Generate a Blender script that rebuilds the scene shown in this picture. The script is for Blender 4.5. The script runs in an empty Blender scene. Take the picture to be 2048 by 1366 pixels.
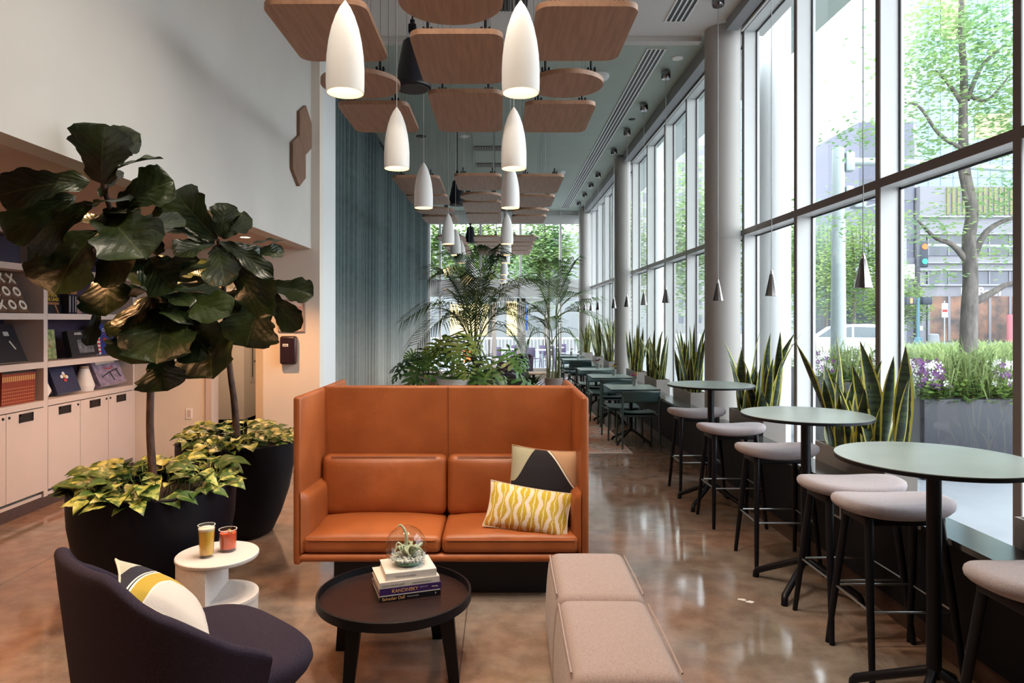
import bpy, bmesh, math, random
from math import pi, sin, cos, sqrt, atan2, radians
from mathutils import Vector, Matrix, Euler, noise
random.seed(7)
SC = bpy.context.scene
COL = SC.collection
FP, CX, CY, EYE = 1365.0, 1000.0, 640.0, 1.75      # focal length and principal point in photo pixels, eye height

def P(px, py, Y):
    return Vector(((px - CX) * Y / FP, Y, EYE - (py - CY) * Y / FP))

# ------------------------------------------------------------------ materials
MATS = {}
def mat(name, col, rough=0.5, metal=0.0, spec=0.5, noise_amt=0.0, nscale=20.0, bump=0.0, bscale=200.0, emit=None, estr=0.0,
        col2=None, stretch=None, sheen=0.0, coat=0.0, alpha=1.0, trans=0.0, ior=1.45, sss=0.0):
    if name in MATS: return MATS[name]
    m = bpy.data.materials.new(name); m.use_nodes = True
    nt = m.node_tree; b = nt.nodes['Principled BSDF']
    b.inputs['Base Color'].default_value = (*col, 1); b.inputs['Roughness'].default_value = rough
    b.inputs['Metallic'].default_value = metal; b.inputs['Specular IOR Level'].default_value = spec
    b.inputs['IOR'].default_value = ior
    if trans: b.inputs['Transmission Weight'].default_value = trans
    if sheen: b.inputs['Sheen Weight'].default_value = sheen
    if coat: b.inputs['Coat Weight'].default_value = coat
    if emit: b.inputs['Emission Color'].default_value = (*emit, 1); b.inputs['Emission Strength'].default_value = estr
    tc = nt.nodes.new('ShaderNodeTexCoord'); mp = nt.nodes.new('ShaderNodeMapping')
    nt.links.new(tc.outputs['Object'], mp.inputs['Vector'])
    if stretch: mp.inputs['Scale'].default_value = stretch
    if noise_amt or col2:
        n = nt.nodes.new('ShaderNodeTexNoise'); n.inputs['Scale'].default_value = nscale; n.inputs['Detail'].default_value = 4
        nt.links.new(mp.outputs[0], n.inputs['Vector'])
        r = nt.nodes.new('ShaderNodeValToRGB')
        c2 = col2 or tuple(c * (1 - noise_amt) for c in col)
        r.color_ramp.elements[0].position = 0.35; r.color_ramp.elements[1].position = 0.65
        r.color_ramp.elements[0].color = (*c2, 1); r.color_ramp.elements[1].color = (*col, 1)
        nt.links.new(n.outputs['Fac'], r.inputs['Fac']); nt.links.new(r.outputs['Color'], b.inputs['Base Color'])
    if bump:
        n2 = nt.nodes.new('ShaderNodeTexNoise'); n2.inputs['Scale'].default_value = bscale; n2.inputs['Detail'].default_value = 3
        nt.links.new(mp.outputs[0], n2.inputs['Vector'])
        bp = nt.nodes.new('ShaderNodeBump'); bp.inputs['Strength'].default_value = bump; bp.inputs['Distance'].default_value = 0.01
        nt.links.new(n2.outputs['Fac'], bp.inputs['Height']); nt.links.new(bp.outputs['Normal'], b.inputs['Normal'])
    MATS[name] = m
    return m

class NT:
    """small helper to wire math nodes"""
    def __init__(s, name, rough=0.5):
        s.m = bpy.data.materials.new(name); s.m.use_nodes = True; s.t = s.m.node_tree
        s.b = s.t.nodes['Principled BSDF']; s.b.inputs['Roughness'].default_value = rough
    def n(s, typ, **kw):
        x = s.t.nodes.new(typ)
        for k, v in kw.items(): setattr(x, k, v)
        return x
    def link(s, a, b): s.t.links.new(a, b)
    def val(s, x, inp):
        if hasattr(x, 'is_linked') or isinstance(x, bpy.types.NodeSocket): s.link(x, inp)
        else: inp.default_value = x
    def math(s, op, a, b=0.0, c=0.0):
        x = s.n('ShaderNodeMath', operation=op)
        s.val(a, x.inputs[0]); s.val(b, x.inputs[1]); s.val(c, x.inputs[2])
        return x.outputs[0]
    def mix(s, f, a, b):
        x = s.n('ShaderNodeMix', data_type='RGBA')
        s.val(f, x.inputs[0])
        for v, i in ((a, 6), (b, 7)):
            if isinstance(v, tuple): x.inputs[i].default_value = (*v, 1)
            else: s.link(v, x.inputs[i])
        return x.outputs[2]
    def uv(s):
        t = s.n('ShaderNodeUVMap'); sp = s.n('ShaderNodeSeparateXYZ'); s.link(t.outputs[0], sp.inputs[0])
        return sp.outputs[0], sp.outputs[1], t.outputs[0]
    def obj(s):
        t = s.n('ShaderNodeTexCoord'); sp = s.n('ShaderNodeSeparateXYZ'); s.link(t.outputs['Object'], sp.inputs[0])
        return sp.outputs[0], sp.outputs[1], sp.outputs[2], t.outputs['Object']
    def noise(s, vec, scale, detail=3):
        x = s.n('ShaderNodeTexNoise'); x.inputs['Scale'].default_value = scale; x.inputs['Detail'].default_value = detail
        s.link(vec, x.inputs['Vector']); return x.outputs['Fac']
    def color(s, c):
        if isinstance(c, tuple): s.b.inputs['Base Color'].default_value = (*c, 1)
        else: s.link(c, s.b.inputs['Base Color'])
    def bump(s, h, strength=0.3, dist=0.01):
        x = s.n('ShaderNodeBump'); x.inputs['Strength'].default_value = strength; x.inputs['Distance'].default_value = dist
        s.link(h, x.inputs['Height']); s.link(x.outputs['Normal'], s.b.inputs['Normal'])

def smoothstep(t, x, lo, hi):
    mr = t.n('ShaderNodeMapRange', interpolation_type='SMOOTHSTEP')
    t.val(x, mr.inputs[0]); mr.inputs[1].default_value = lo; mr.inputs[2].default_value = hi
    return mr.outputs[0]

def leaf_mat(name, dark, light, vein, rough=0.35, nscale=6.0):
    t = NT(name, rough); u, v, uvv = t.uv(); ox, oy, oz, ov = t.obj()
    au = t.math('ABSOLUTE', t.math('SUBTRACT', u, 0.5))
    mid = t.math('LESS_THAN', au, 0.014)
    w = t.math('FRACT', t.math('MULTIPLY', t.math('SUBTRACT', v, t.math('MULTIPLY', au, 0.8)), 6.5))
    side = t.math('LESS_THAN', t.math('ABSOLUTE', t.math('SUBTRACT', w, 0.5)), 0.035)
    vv = t.math('MAXIMUM', mid, t.math('MULTIPLY', side, 0.6))
    base = t.mix(smoothstep(t, t.noise(ov, nscale), 0.4, 0.62), dark, light)
    t.color(t.mix(vv, base, vein))
    hgt = t.math('ADD', t.math('MULTIPLY', t.math('ABSOLUTE', t.math('SUBTRACT', w, 0.5)), 0.6), t.math('MULTIPLY', t.noise(ov, 18), 1.6))
    t.bump(hgt, 0.32, 0.012)
    t.b.inputs['Specular IOR Level'].default_value = 0.5
    MATS[name] = t.m
    return t.m

def leafy(name, a, b_, scale, tr=0.5):
    """thin leaf that lets daylight through"""
    m = bpy.data.materials.new(name); m.use_nodes = True; nt = m.node_tree
    for n in list(nt.nodes): nt.nodes.remove(n)
    out = nt.nodes.new('ShaderNodeOutputMaterial'); mx = nt.nodes.new('ShaderNodeMixShader'); df = nt.nodes.new('ShaderNodeBsdfDiffuse'); tl = nt.nodes.new('ShaderNodeBsdfTranslucent')
    tc = nt.nodes.new('ShaderNodeTexCoord'); n = nt.nodes.new('ShaderNodeTexNoise'); n.inputs['Scale'].default_value = scale; r = nt.nodes.new('ShaderNodeValToRGB')
    r.color_ramp.elements[0].position = 0.38; r.color_ramp.elements[1].position = 0.62; r.color_ramp.elements[0].color = (*b_, 1); r.color_ramp.elements[1].color = (*a, 1)
    nt.links.new(tc.outputs['Object'], n.inputs['Vector']); nt.links.new(n.outputs['Fac'], r.inputs['Fac']); mx.inputs[0].default_value = tr
    for s_ in (df, tl): nt.links.new(r.outputs['Color'], s_.inputs['Color'])
    nt.links.new(df.outputs[0], mx.inputs[1]); nt.links.new(tl.outputs[0], mx.inputs[2]); nt.links.new(mx.outputs[0], out.inputs['Surface'])
    MATS[name] = m
    return m

def glass_mat(name, tint=(0.93, 0.97, 0.96), refl=0.9):
    m = bpy.data.materials.new(name); m.use_nodes = True; nt = m.node_tree
    for n in list(nt.nodes): nt.nodes.remove(n)
    out = nt.nodes.new('ShaderNodeOutputMaterial'); mx = nt.nodes.new('ShaderNodeMixShader')
    tr = nt.nodes.new('ShaderNodeBsdfTransparent'); gl = nt.nodes.new('ShaderNodeBsdfGlossy')
    lw = nt.nodes.new('ShaderNodeLayerWeight'); lw.inputs['Blend'].default_value = 0.5
    pw = nt.nodes.new('ShaderNodeMath'); pw.operation = 'POWER'; pw.inputs[1].default_value = 5.0
    fr = nt.nodes.new('ShaderNodeMath'); fr.operation = 'MULTIPLY_ADD'; fr.inputs[1].default_value = 0.9; fr.inputs[2].default_value = 0.05
    nt.links.new(lw.outputs['Facing'], pw.inputs[0]); nt.links.new(pw.outputs[0], fr.inputs[0])
    tr.inputs['Color'].default_value = (*tint, 1); gl.inputs['Roughness'].default_value = 0.0
    gl.inputs['Color'].default_value = (refl, refl, refl, 1)
    nt.links.new(fr.outputs[0], mx.inputs[0]); nt.links.new(tr.outputs[0], mx.inputs[1]); nt.links.new(gl.outputs[0], mx.inputs[2])
    nt.links.new(mx.outputs[0], out.inputs['Surface'])
    MATS[name] = m
    return m

# ------------------------------------------------------------------ mesh building
class MB:
    def __init__(s): s.v, s.f, s.uv = [], [], []
    def add(s, vs, fs, uvs=None, M=None):
        b = len(s.v)
        if M is not None: vs = [M @ Vector(p) for p in vs]
        s.v.extend([tuple(p) for p in vs]); s.f.extend([tuple(b + i for i in f) for f in fs])
        s.uv.extend(uvs if uvs else [(0.0, 0.0)] * len(vs))
        return s
    def box(s, x0, x1, y0, y1, z0, z1, M=None):
        vs = [(x, y, z) for z in (z0, z1) for y in (y0, y1) for x in (x0, x1)]
        return s.add(vs, [(0, 2, 3, 1), (4, 5, 7, 6), (0, 1, 5, 4), (1, 3, 7, 5), (3, 2, 6, 7), (2, 0, 4, 6)],
                     [((i & 1) * 1.0, (i >> 2) * 1.0) for i in range(8)], M)
    def cbox(s, c, d, M=None):
        return s.box(c[0] - d[0] / 2, c[0] + d[0] / 2, c[1] - d[1] / 2, c[1] + d[1] / 2, c[2] - d[2] / 2, c[2] + d[2] / 2, M)
    def rbox(s, x0, x1, y0, y1, z0, z1, r, n=3, M=None, fn=None, k=2):
        """rounded box; k inner subdivisions; fn displaces (p, unit coords)"""
        a, b, c = (x1 - x0) / 2, (y1 - y0) / 2, (z1 - z0) / 2; o = Vector(((x0 + x1) / 2, (y0 + y1) / 2, (z0 + z1) / 2))
        r = min(r, a, b, c)
        def ticks(h):
            t = [-h + r - r * cos(pi / 2 * i / n) * 1.0 for i in range(n)]
            inner = [-h + r + (2 * h - 2 * r) * i / k for i in range(k + 1)]
            return t + inner + [-x for x in reversed(t)]
        T = (ticks(a), ticks(b), ticks(c)); half = (a, b, c)
        idx, vs, fs = {}, [], []
        def vert(p):
            inn = Vector([max(-(half[i] - r), min(half[i] - r, p[i])) for i in range(3)])
            d = Vector(p) - inn
            q = inn + d.normalized() * r if d.length > 1e-9 else Vector(p)
            key = tuple(round(x, 6) for x in q)
            if key not in idx:
                idx[key] = len(vs)
                if fn: q = fn(q, (q.x / a, q.y / b, q.z / c))
                vs.append(q + o)
            return idx[key]
        for ax in range(3):
            i1, i2 = (ax + 1) % 3, (ax + 2) % 3
            for sg in (-1, 1):
                for i in range(len(T[i1]) - 1):
                    for j in range(len(T[i2]) - 1):
                        q = []
                        for (di, dj) in ((0, 0), (1, 0), (1, 1), (0, 1)):
                            p = [0, 0, 0]; p[ax] = sg * half[ax]; p[i1] = T[i1][i + di]; p[i2] = T[i2][j + dj]
                            q.append(vert(p))
                        q = [x for t_, x in enumerate(q) if x not in q[:t_]]
                        if len(q) >= 3: fs.append(tuple(q if sg > 0 else reversed(q)))
        uvs = [((p.x - x0) / max(1e-6, x1 - x0), (p.y - y0) / max(1e-6, y1 - y0)) for p in vs]
        return s.add(vs, fs, uvs, M)
    def lathe(s, prof, n=32, M=None, a0=0.0, a1=2 * pi, cap=False):
        """prof: list of (r, z) bottom to top"""
        full = abs(a1 - a0 - 2 * pi) < 1e-6
        m = n if full else n + 1; vs, fs, uvs = [], [], []
        for k, (r, z) in enumerate(prof):
            for i in range(m):
                a = a0 + (a1 - a0) * i / n
                vs.append((r * cos(a), r * sin(a), z)); uvs.append((i / n, k / max(1, len(prof) - 1)))
        for k in range(len(prof) - 1):
            for i in range(n):
                j = (i + 1) % m if full else i + 1
                fs.append((k * m + i, k * m + j, (k + 1) * m + j, (k + 1) * m + i))
        if cap:
            if full:
                if prof[0][0] > 1e-6: fs.append(tuple(reversed(range(m))))
                if prof[-1][0] > 1e-6: fs.append(tuple((len(prof) - 1) * m + i for i in range(m)))
        return s.add(vs, fs, uvs, M)
    def cyl(s, c, r, z0, z1, n=20, r2=None, M=None):
        T = Matrix.Translation((c[0], c[1], 0)); T = (M @ T) if M is not None else T
        return s.lathe([(r, z0), (r if r2 is None else r2, z1)], n, T, cap=True)
    def tube(s, pts, rad, n=8, cap=True, M=None, square=False):
        pts = [Vector(p) for p in pts]; N = len(pts)
        rads = rad if isinstance(rad, (list, tuple)) else [rad] * N
        vs, fs, uvs = [], [], []; prev = None
        for i, p in enumerate(pts):
            t = (pts[min(i + 1, N - 1)] - pts[max(i - 1, 0)]).normalized()
            if prev is None:
                up = Vector((0, 0, 1)) if abs(t.z) < 0.9 else Vector((1, 0, 0))
                a = t.cross(up).normalized()
            else:
                a = (prev - t * prev.dot(t)).normalized()
            prev = a; b = t.cross(a)
            for k in range(n):
                an = 2 * pi * (k + (0.5 if square else 0)) / n
                vs.append(p + (a * cos(an) + b * sin(an)) * rads[i]); uvs.append((k / n, i / max(1, N - 1)))
        for i in range(N - 1):
            for k in range(n):
                fs.append((i * n + k, i * n + (k + 1) % n, (i + 1) * n + (k + 1) % n, (i + 1) * n + k))
        if cap: fs.append(tuple(reversed(range(n)))); fs.append(tuple((N - 1) * n + k for k in range(n)))
        return s.add(vs, fs, uvs, M)
    def bar(s, p, q, w, h=None, M=None, w2=None):
        """rectangular bar from p to q"""
        h = h or w; p, q = Vector(p), Vector(q); t = (q - p).normalized()
        up = Vector((0, 0, 1)) if abs(t.z) < 0.95 else Vector((0, 1, 0))
        a = t.cross(up).normalized(); b = a.cross(t).normalized(); vs = []
        for e, pt in enumerate((p, q)):
            k = 1.0 if (w2 is None or e == 0) else w2 / w
            for (x, y) in ((-1, -1), (1, -1), (1, 1), (-1, 1)):
                vs.append(pt + a * x * w / 2 * k + b * y * h / 2 * k)
        return s.add(vs, [(3, 2, 1, 0), (4, 5, 6, 7), (0, 1, 5, 4), (1, 2, 6, 5), (2, 3, 7, 6), (3, 0, 4, 7)], None, M)
    def prism(s, poly, z0, z1, M=None):
        n = len(poly); vs = [(x, y, z0) for x, y in poly] + [(x, y, z1) for x, y in poly]
        xs = [p[0] for p in poly]; ys = [p[1] for p in poly]
        uvs = [((x - min(xs)) / (max(xs) - min(xs) or 1), (y - min(ys)) / (max(ys) - min(ys) or 1)) for x, y in poly] * 2
        fs = [tuple(reversed(range(n))), tuple(range(n, 2 * n))] + [(i, (i + 1) % n, n + (i + 1) % n, n + i) for i in range(n)]
        return s.add(vs, fs, uvs, M)
    def grid(s, fn, nu, nv, M=None, wrap=False):
        vs, uvs, fs = [], [], []
        for j in range(nv + 1):
            for i in range(nu + 1):
                vs.append(fn(i / nu, j / nv)); uvs.append((i / nu, j / nv))
        for j in range(nv):
            for i in range(nu):
                a = j * (nu + 1) + i
                fs.append((a, a + 1, a + nu + 2, a + nu + 1))
        return s.add(vs, fs, uvs, M)
    def build(s, name, material, parent=None, smooth=True, angle=40, loc=None):
        me = bpy.data.meshes.new(name); me.from_pydata(s.v, [], s.f)
        if s.uv:
            l = me.uv_layers.new(name='UVMap')
            vi = [0] * len(me.loops); me.loops.foreach_get('vertex_index', vi)
            flat = [c for i in vi for c in s.uv[i]]
            l.data.foreach_set('uv', flat)
        if isinstance(material, (list, tuple)):
            for x in material: me.materials.append(x)
        else: me.materials.append(material)
        if smooth:
            me.polygons.foreach_set('use_smooth', [True] * len(me.polygons))
            try: me.set_sharp_from_angle(angle=radians(angle))
            except Exception: pass
        me.update()
        o = bpy.data.objects.new(name, me); COL.objects.link(o)
        if parent is not None: o.parent = parent
        if loc is not None: o.location = loc
        return o

def solidify(o, t, offset=0.0):
    md = o.modifiers.new('thickness', 'SOLIDIFY'); md.thickness = t; md.offset = offset
    return o

def tag(o, label, cat, group=None, kind=None):
    o['label'] = label; o['category'] = cat
    if group: o['group'] = group
    if kind: o['kind'] = kind
    return o
def thing(name, label, cat, loc=(0, 0, 0), rz=0.0, group=None):
    o = bpy.data.objects.new(name, None); o.empty_display_size = 0.1
    COL.objects.link(o); o.location = loc; o.rotation_euler = (0, 0, rz)
    return tag(o, label, cat, group)
def struct(o):
    o['kind'] = 'structure'; return o
def copy_tree(o, parent=None):
    c = o.copy(); COL.objects.link(c)
    if parent is not None: c.parent = parent
    for ch in list(o.children): copy_tree(ch, c)
    return c
def place(proto, used, loc, rz, label, group=None):
    o = proto if not used else copy_tree(proto)
    used.append(1); o.location = loc; o.rotation_euler = (0, 0, rz); o['label'] = label
    if group: o['group'] = group
    return o
def text(name, s, size, material, parent, M, extrude=0.0006, align='LEFT', bold=0.0, sx=1.0):
    c = bpy.data.curves.new(name, 'FONT'); c.body = s; c.size = size; c.extrude = extrude; c.align_x = align
    c.offset = bold; c.materials.append(material)
    tmp = bpy.data.objects.new(name, c); COL.objects.link(tmp)
    me = bpy.data.meshes.new_from_object(tmp.evaluated_get(bpy.context.evaluated_depsgraph_get()))
    bpy.data.objects.remove(tmp); me.name = name
    o = bpy.data.objects.new(name, me); COL.objects.link(o); o.parent = parent
    o.matrix_local = M @ Matrix.Diagonal((sx, 1, 1, 1))
    return o
def axes(o, x, y, z=None):
    """matrix with given x and y axes"""
    x = Vector(x).normalized(); y = Vector(y).normalized(); z = x.cross(y)
    return Matrix(((x.x, y.x, z.x, o[0]), (x.y, y.y, z.y, o[1]), (x.z, y.z, z.z, o[2]), (0, 0, 0, 1)))

def lamp(typ, name, loc, energy, col, size=0.05, spot=None, blend=0.6, aim=None, parent=None):
    l = bpy.data.lights.new(name, typ); l.energy = energy; l.color = col
    if typ in ('POINT', 'SPOT'): l.shadow_soft_size = size
    if typ == 'SPOT': l.spot_size = radians(spot or 90); l.spot_blend = blend
    o = bpy.data.objects.new(name, l); COL.objects.link(o); o.location = loc
    if aim is not None: o.rotation_euler = (Vector(aim) - Vector(loc)).to_track_quat('-Z', 'Y').to_euler()
    if parent is not None: o.parent = parent
    return o
PEN_W, ALC_W, SPOT_W, SKY, EXPO = 40.0, 115.0, 205.0, 6.8, 0.0
# ------------------------------------------------------------------ shared materials
WARM = (1.0, 0.50, 0.22)
white_paint = mat('white_paint', (0.555, 0.535, 0.50), 0.6, noise_amt=0.03, nscale=3)
pier_paint = mat('pier_paint', (0.68, 0.69, 0.70), 0.55, noise_amt=0.02, nscale=3)
beige_paint = mat('beige_paint', (0.72, 0.66, 0.58), 0.6, noise_amt=0.03, nscale=3)
ceiling_white = mat('ceiling_white', (0.66, 0.65, 0.63), 0.7, noise_amt=0.02, nscale=2)
ceiling_green = mat('ceiling_green', (0.39, 0.455, 0.405), 0.65, noise_amt=0.05, nscale=2)
bronze_cap = mat('bronze_frame_cap', (0.17, 0.13, 0.115), 0.4, noise_amt=0.05, nscale=4)
metal_frame = mat('window_frame_paint', (0.72, 0.73, 0.73), 0.38, noise_amt=0.02, nscale=5)
column_paint = mat('column_paint', (0.36, 0.335, 0.315), 0.5, noise_amt=0.03, nscale=4)
dark_gasket = mat('dark_gasket', (0.02, 0.02, 0.025), 0.5, noise_amt=0.1)
black_metal = mat('black_metal', (0.005, 0.005, 0.008), 0.4, spec=0.3, noise_amt=0.15, nscale=30)
navy_ledge = mat('navy_ledge', (0.006, 0.006, 0.009), 0.5, spec=0.2, noise_amt=0.15, nscale=8)
ledge_top_m = mat('ledge_top', (0.055, 0.06, 0.056), 0.16, spec=1.0, ior=1.8, noise_amt=0.2, nscale=10)
chrome = mat('chrome', (0.75, 0.75, 0.76), 0.12, 1.0, noise_amt=0.02)
steel = mat('brushed_steel', (0.6, 0.6, 0.6), 0.3, 1.0, noise_amt=0.05)
white_plastic = mat('white_plastic', (0.8, 0.8, 0.79), 0.4, noise_amt=0.02)
cream_joinery = mat('cream_joinery', (0.55, 0.46, 0.42), 0.5, noise_amt=0.03, nscale=6)
navy_back = mat('navy_back_panel', (0.05, 0.035, 0.075), 0.6, noise_amt=0.1, nscale=6)
glass = glass_mat('window_glass')
clear_glass = glass_mat('clear_glass', (0.97, 0.98, 0.97))

def build_floor_mat():
    t = NT('polished_concrete', 0.10); x, y, z, v = t.obj()
    n1 = t.noise(v, 0.9, 6); n2 = t.noise(v, 7.0, 6); n3 = t.noise(v, 60.0, 2)
    warm = t.mix(smoothstep(t, n2, 0.3, 0.7), (0.215, 0.125, 0.086), (0.31, 0.19, 0.135))
    grey = t.mix(smoothstep(t, n2, 0.3, 0.7), (0.185, 0.145, 0.118), (0.26, 0.215, 0.18))
    c = t.mix(smoothstep(t, n1, 0.38, 0.62), warm, grey)
    c = t.mix(t.math('MULTIPLY', smoothstep(t, n3, 0.55, 0.75), 0.35), c, (0.32, 0.27, 0.22))
    # saw-cut control joints
    jx = t.math('LESS_THAN', t.math('ABSOLUTE', t.math('SUBTRACT', t.math('FRACT', t.math('DIVIDE', t.math('ADD', x, 20.35), 3.1)), 0.5)), 0.0012)
    jy = t.math('LESS_THAN', t.math('ABSOLUTE', t.math('SUBTRACT', t.math('FRACT', t.math('DIVIDE', t.math('ADD', y, 20.68), 3.1)), 0.5)), 0.0012)
    t.color(t.mix(t.math('MULTIPLY', t.math('MAXIMUM', jx, jy), 0.7), c, (0.05, 0.035, 0.03)))
    r = t.math('ADD', 0.045, t.math('MULTIPLY', n2, 0.10)); t.link(r, t.b.inputs['Roughness'])
    t.bump(t.noise(v, 2.0, 2), 0.05, 0.02)
    t.b.inputs['Specular IOR Level'].default_value = 0.6
    return t.m
floor_m = build_floor_mat()

# ------------------------------------------------------------------ room shell
CEIL, XW, XG, YE = 5.25, 2.9, 3.05, 22.0
struct(MB().box(-5.2, 3.1, -3.2, 22.2, -0.15, 0.0).build('floor', floor_m, smooth=False))
struct(MB().box(-5.2, 3.2, -3.2, 8.3, 5.2, 5.4).build('ceiling', ceiling_white, smooth=False))
struct(MB().box(-2.7, 3.2, 8.42, 22.3, CEIL, 5.45).build('ceiling_far', ceiling_green, smooth=False))
tr = MB().box(-2.6, 2.45, 8.3, 8.42, 5.14, 5.35); tr.box(-2.6, 2.45, 8.28, 8.32, 5.185, 5.205)
struct(tr.build('trim_1', white_paint, smooth=False))
struct(MB().box(-2.35, -2.2, -3.2, 7.95, 2.58, 5.2).build('wall_left_upper', white_paint, smooth=False))
struct(MB().box(-4.85, -2.35, -3.2, 7.95, 2.58, 2.7).build('ceiling_alcove', mat('alcove_soffit_paint', (0.48, 0.36, 0.30), 0.7, noise_amt=0.03), smooth=False))
struct(MB().box(-4.95, -4.65, -3.2, 7.95, 0, 2.58).build('wall_left', beige_paint, smooth=False))
struct(MB().box(-5.2, 3.2, -3.4, -3.2, 0, 5.4).build('wall_rear', mat('rear_wall_paint', (0.32, 0.28, 0.25), 0.7, noise_amt=0.03), smooth=False))
struct(MB().box(2.95, 3.2, -3.2, 2.36, 0, 5.4).build('wall_light_block', white_paint, smooth=False))  # unseen, built solid instead of glazed to keep daylight off the foreground
b = MB().box(-4.65, -3.36, 7.95, 8.1, 0, 2.58); b.box(-2.76, -2.1, 7.95, 8.1, 0, 5.25); b.box(-3.36, -2.76, 7.95, 8.1, 2.25, 2.58)
b.box(-4.85, -2.76, 7.95, 8.1, 2.58, 5.25)
struct(b.build('wall_back', beige_paint, smooth=False))
struct(MB().box(-2.6, -2.1, 8.1, 8.71, 0, 5.25).build('wall_pier', pier_paint, smooth=False))
struct(MB().box(-2.75, -2.6, 8.71, 22.0, 0, 5.25).build('wall_left_far', pier_paint, smooth=False))
# corridor seen through the opening in the back wall
c = MB().box(-5.1, -4.97, 8.1, 13.2, 0, 2.6); c.box(-4.97, -2.76, 13.1, 13.2, 0, 2.6); c.box(-2.9, -2.76, 8.1, 13.1, 0, 2.6); c.box(-4.97, -4.5, 12.72, 13.1, 0, 2.6)
struct(c.build('wall_corridor', beige_paint, smooth=False))
struct(MB().box(-5.1, -2.76, 8.1, 13.2, 2.6, 2.7).build('ceiling_corridor', white_paint, smooth=False))
struct(MB().box(-5.1, -2.7, 8.1, 13.2, -0.15, 0.0).build('floor_corridor', mat('corridor_floor', (0.07, 0.045, 0.04), 0.4, noise_amt=0.2), smooth=False))
struct(MB().box(-3.42, -3.35, 7.925, 8.12, 0, 2.29).build('trim_2', cream_joinery, smooth=False))
struct(MB().box(-4.65, -3.40, 7.93, 7.95, 0, 0.08).build('baseboard_back', mat('dark_base', (0.05, 0.03, 0.03), 0.5, noise_amt=0.2), smooth=False))
# corridor door with a narrow vision panel
d = struct(MB().box(-4.97, -4.50, 12.0, 12.72, 0, 2.3).build('door_1', cream_joinery, smooth=False))
vf = MB().box(-4.505, -4.485, 12.28, 12.44, 0.63, 1.42); vf.build('vision_frame', mat('vision_frame_paint', (0.42, 0.36, 0.33), 0.4, noise_amt=0.05), d, smooth=False)
MB().box(-4.49, -4.48, 12.345, 12.385, 0.72, 1.36).build('vision_glass', dark_gasket, d, smooth=False)
MB().tube([(-4.5, 12.46, 1.0), (-4.45, 12.46, 1.0), (-4.44, 12.53, 1.0)], 0.012, 8).build('door_handle', black_metal, d)

# ------------------------------------------------------------------ window wall on the street side
ZH, ZT0, ZT1 = 5.18, 2.76, 2.826
mull = [2.39, 3.82, 5.23, 6.69, 8.13, 9.2, 10.61, 12.0, 13.44, 14.94, 16.3, 17.6, 18.9, 20.2, 21.5]
fr = MB()
for y in mull: fr.box(XW, XG + 0.03, y - 0.03, y + 0.03, 0.0, 5.3)
fr.box(XW, XG + 0.03, 2.36, 22, ZT0, ZT1); fr.box(XW, XG + 0.03, 2.36, 22, ZH, 5.45); fr.box(XW, XG + 0.03, 2.36, 22, 0.0, 0.12)
w1 = struct(fr.build('window_1', metal_frame, smooth=False))
cp_ = MB()
for y in mull: cp_.box(XW - 0.007, XW + 0.001, y - 0.031, y + 0.031, 0.0, 5.19)
yy_ = mull + [21.95]
for a_, b_ in zip(yy_, yy_[1:]):
    cp_.box(XW - 0.005, XW + 0.001, a_ + 0.03, b_ - 0.03, ZT0 - 0.001, ZT1 + 0.001)
    cp_.box(XW - 0.005, XW + 0.001, a_ + 0.03, b_ - 0.03, ZH - 0.001, ZH + 0.06)
cp_.build('frame_cap', bronze_cap, w1, smooth=False)
gk = MB()
for y in mull:
    gk.box(XG - 0.012, XG - 0.002, y - 0.045, y + 0.045, 0.12, ZH)
for z in (ZT0 - 0.012, ZT1 + 0.012): gk.box(XG - 0.012, XG - 0.002, 2.4, 22, z - 0.008, z + 0.008)
gk.box(XG - 0.012, XG - 0.002, 2.4, 22, ZH - 0.02, ZH)
gk.build('window_gasket', dark_gasket, w1, smooth=False)
ys = mull + [22.0]
for i in range(len(ys) - 1):
    g = MB()
    for (z0, z1) in ((0.12, ZT0), (ZT1, ZH)):
        g.add([(XG, ys[i], z0), (XG, ys[i + 1], z0), (XG, ys[i + 1], z1), (XG, ys[i], z1)], [(0, 1, 2, 3)])
    g.build('window_pane', glass, w1, smooth=False)
# roller shade pocket and drop above the windows
pk = MB()
for (y0, y1) in ((-3.2, 7.85), (8.45, 14.35), (14.85, 22.0)):
    pk.box(2.6, 2.64, y0, y1, 5.08, 5.3); pk.box(2.64, 2.74, y0, y1, 5.08, 5.11); pk.box(2.78, 2.80, y0, y1, 5.07, 5.3); pk.box(2.74, 2.9, y0, y1, 5.19, 5.3)
struct(pk.build('trim_3', mat('pocket_grey', (0.26, 0.27, 0.28), 0.45, noise_amt=0.05), smooth=False))
br = MB()
for (y0, y1) in ((-3.2, 7.85), (8.45, 14.35), (14.85, 22.0)):
    br.box(2.755, 2.775, y0 + 0.05, y1 - 0.05, 5.05, 5.075)
br = br.build('roller_shade_bar', white_plastic, smooth=False)
tag(br, 'slim white bottom bars of the roller shades tucked above the tall street windows', 'roller shade')

def column(x, y, r, nm):
    m = MB().cyl((x, y), r, 0, 5.2, 40); m.cyl((x, y), r + 0.004, 2.71, 2.716, 40)
    struct(m.build(nm, column_paint, angle=30))
column(2.65, 8.13, 0.205, 'wall_column_1')
column(2.62, 14.6, 0.17, 'wall_column_2')
column(2.62, 21.2, 0.17, 'wall_column_3')

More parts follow.
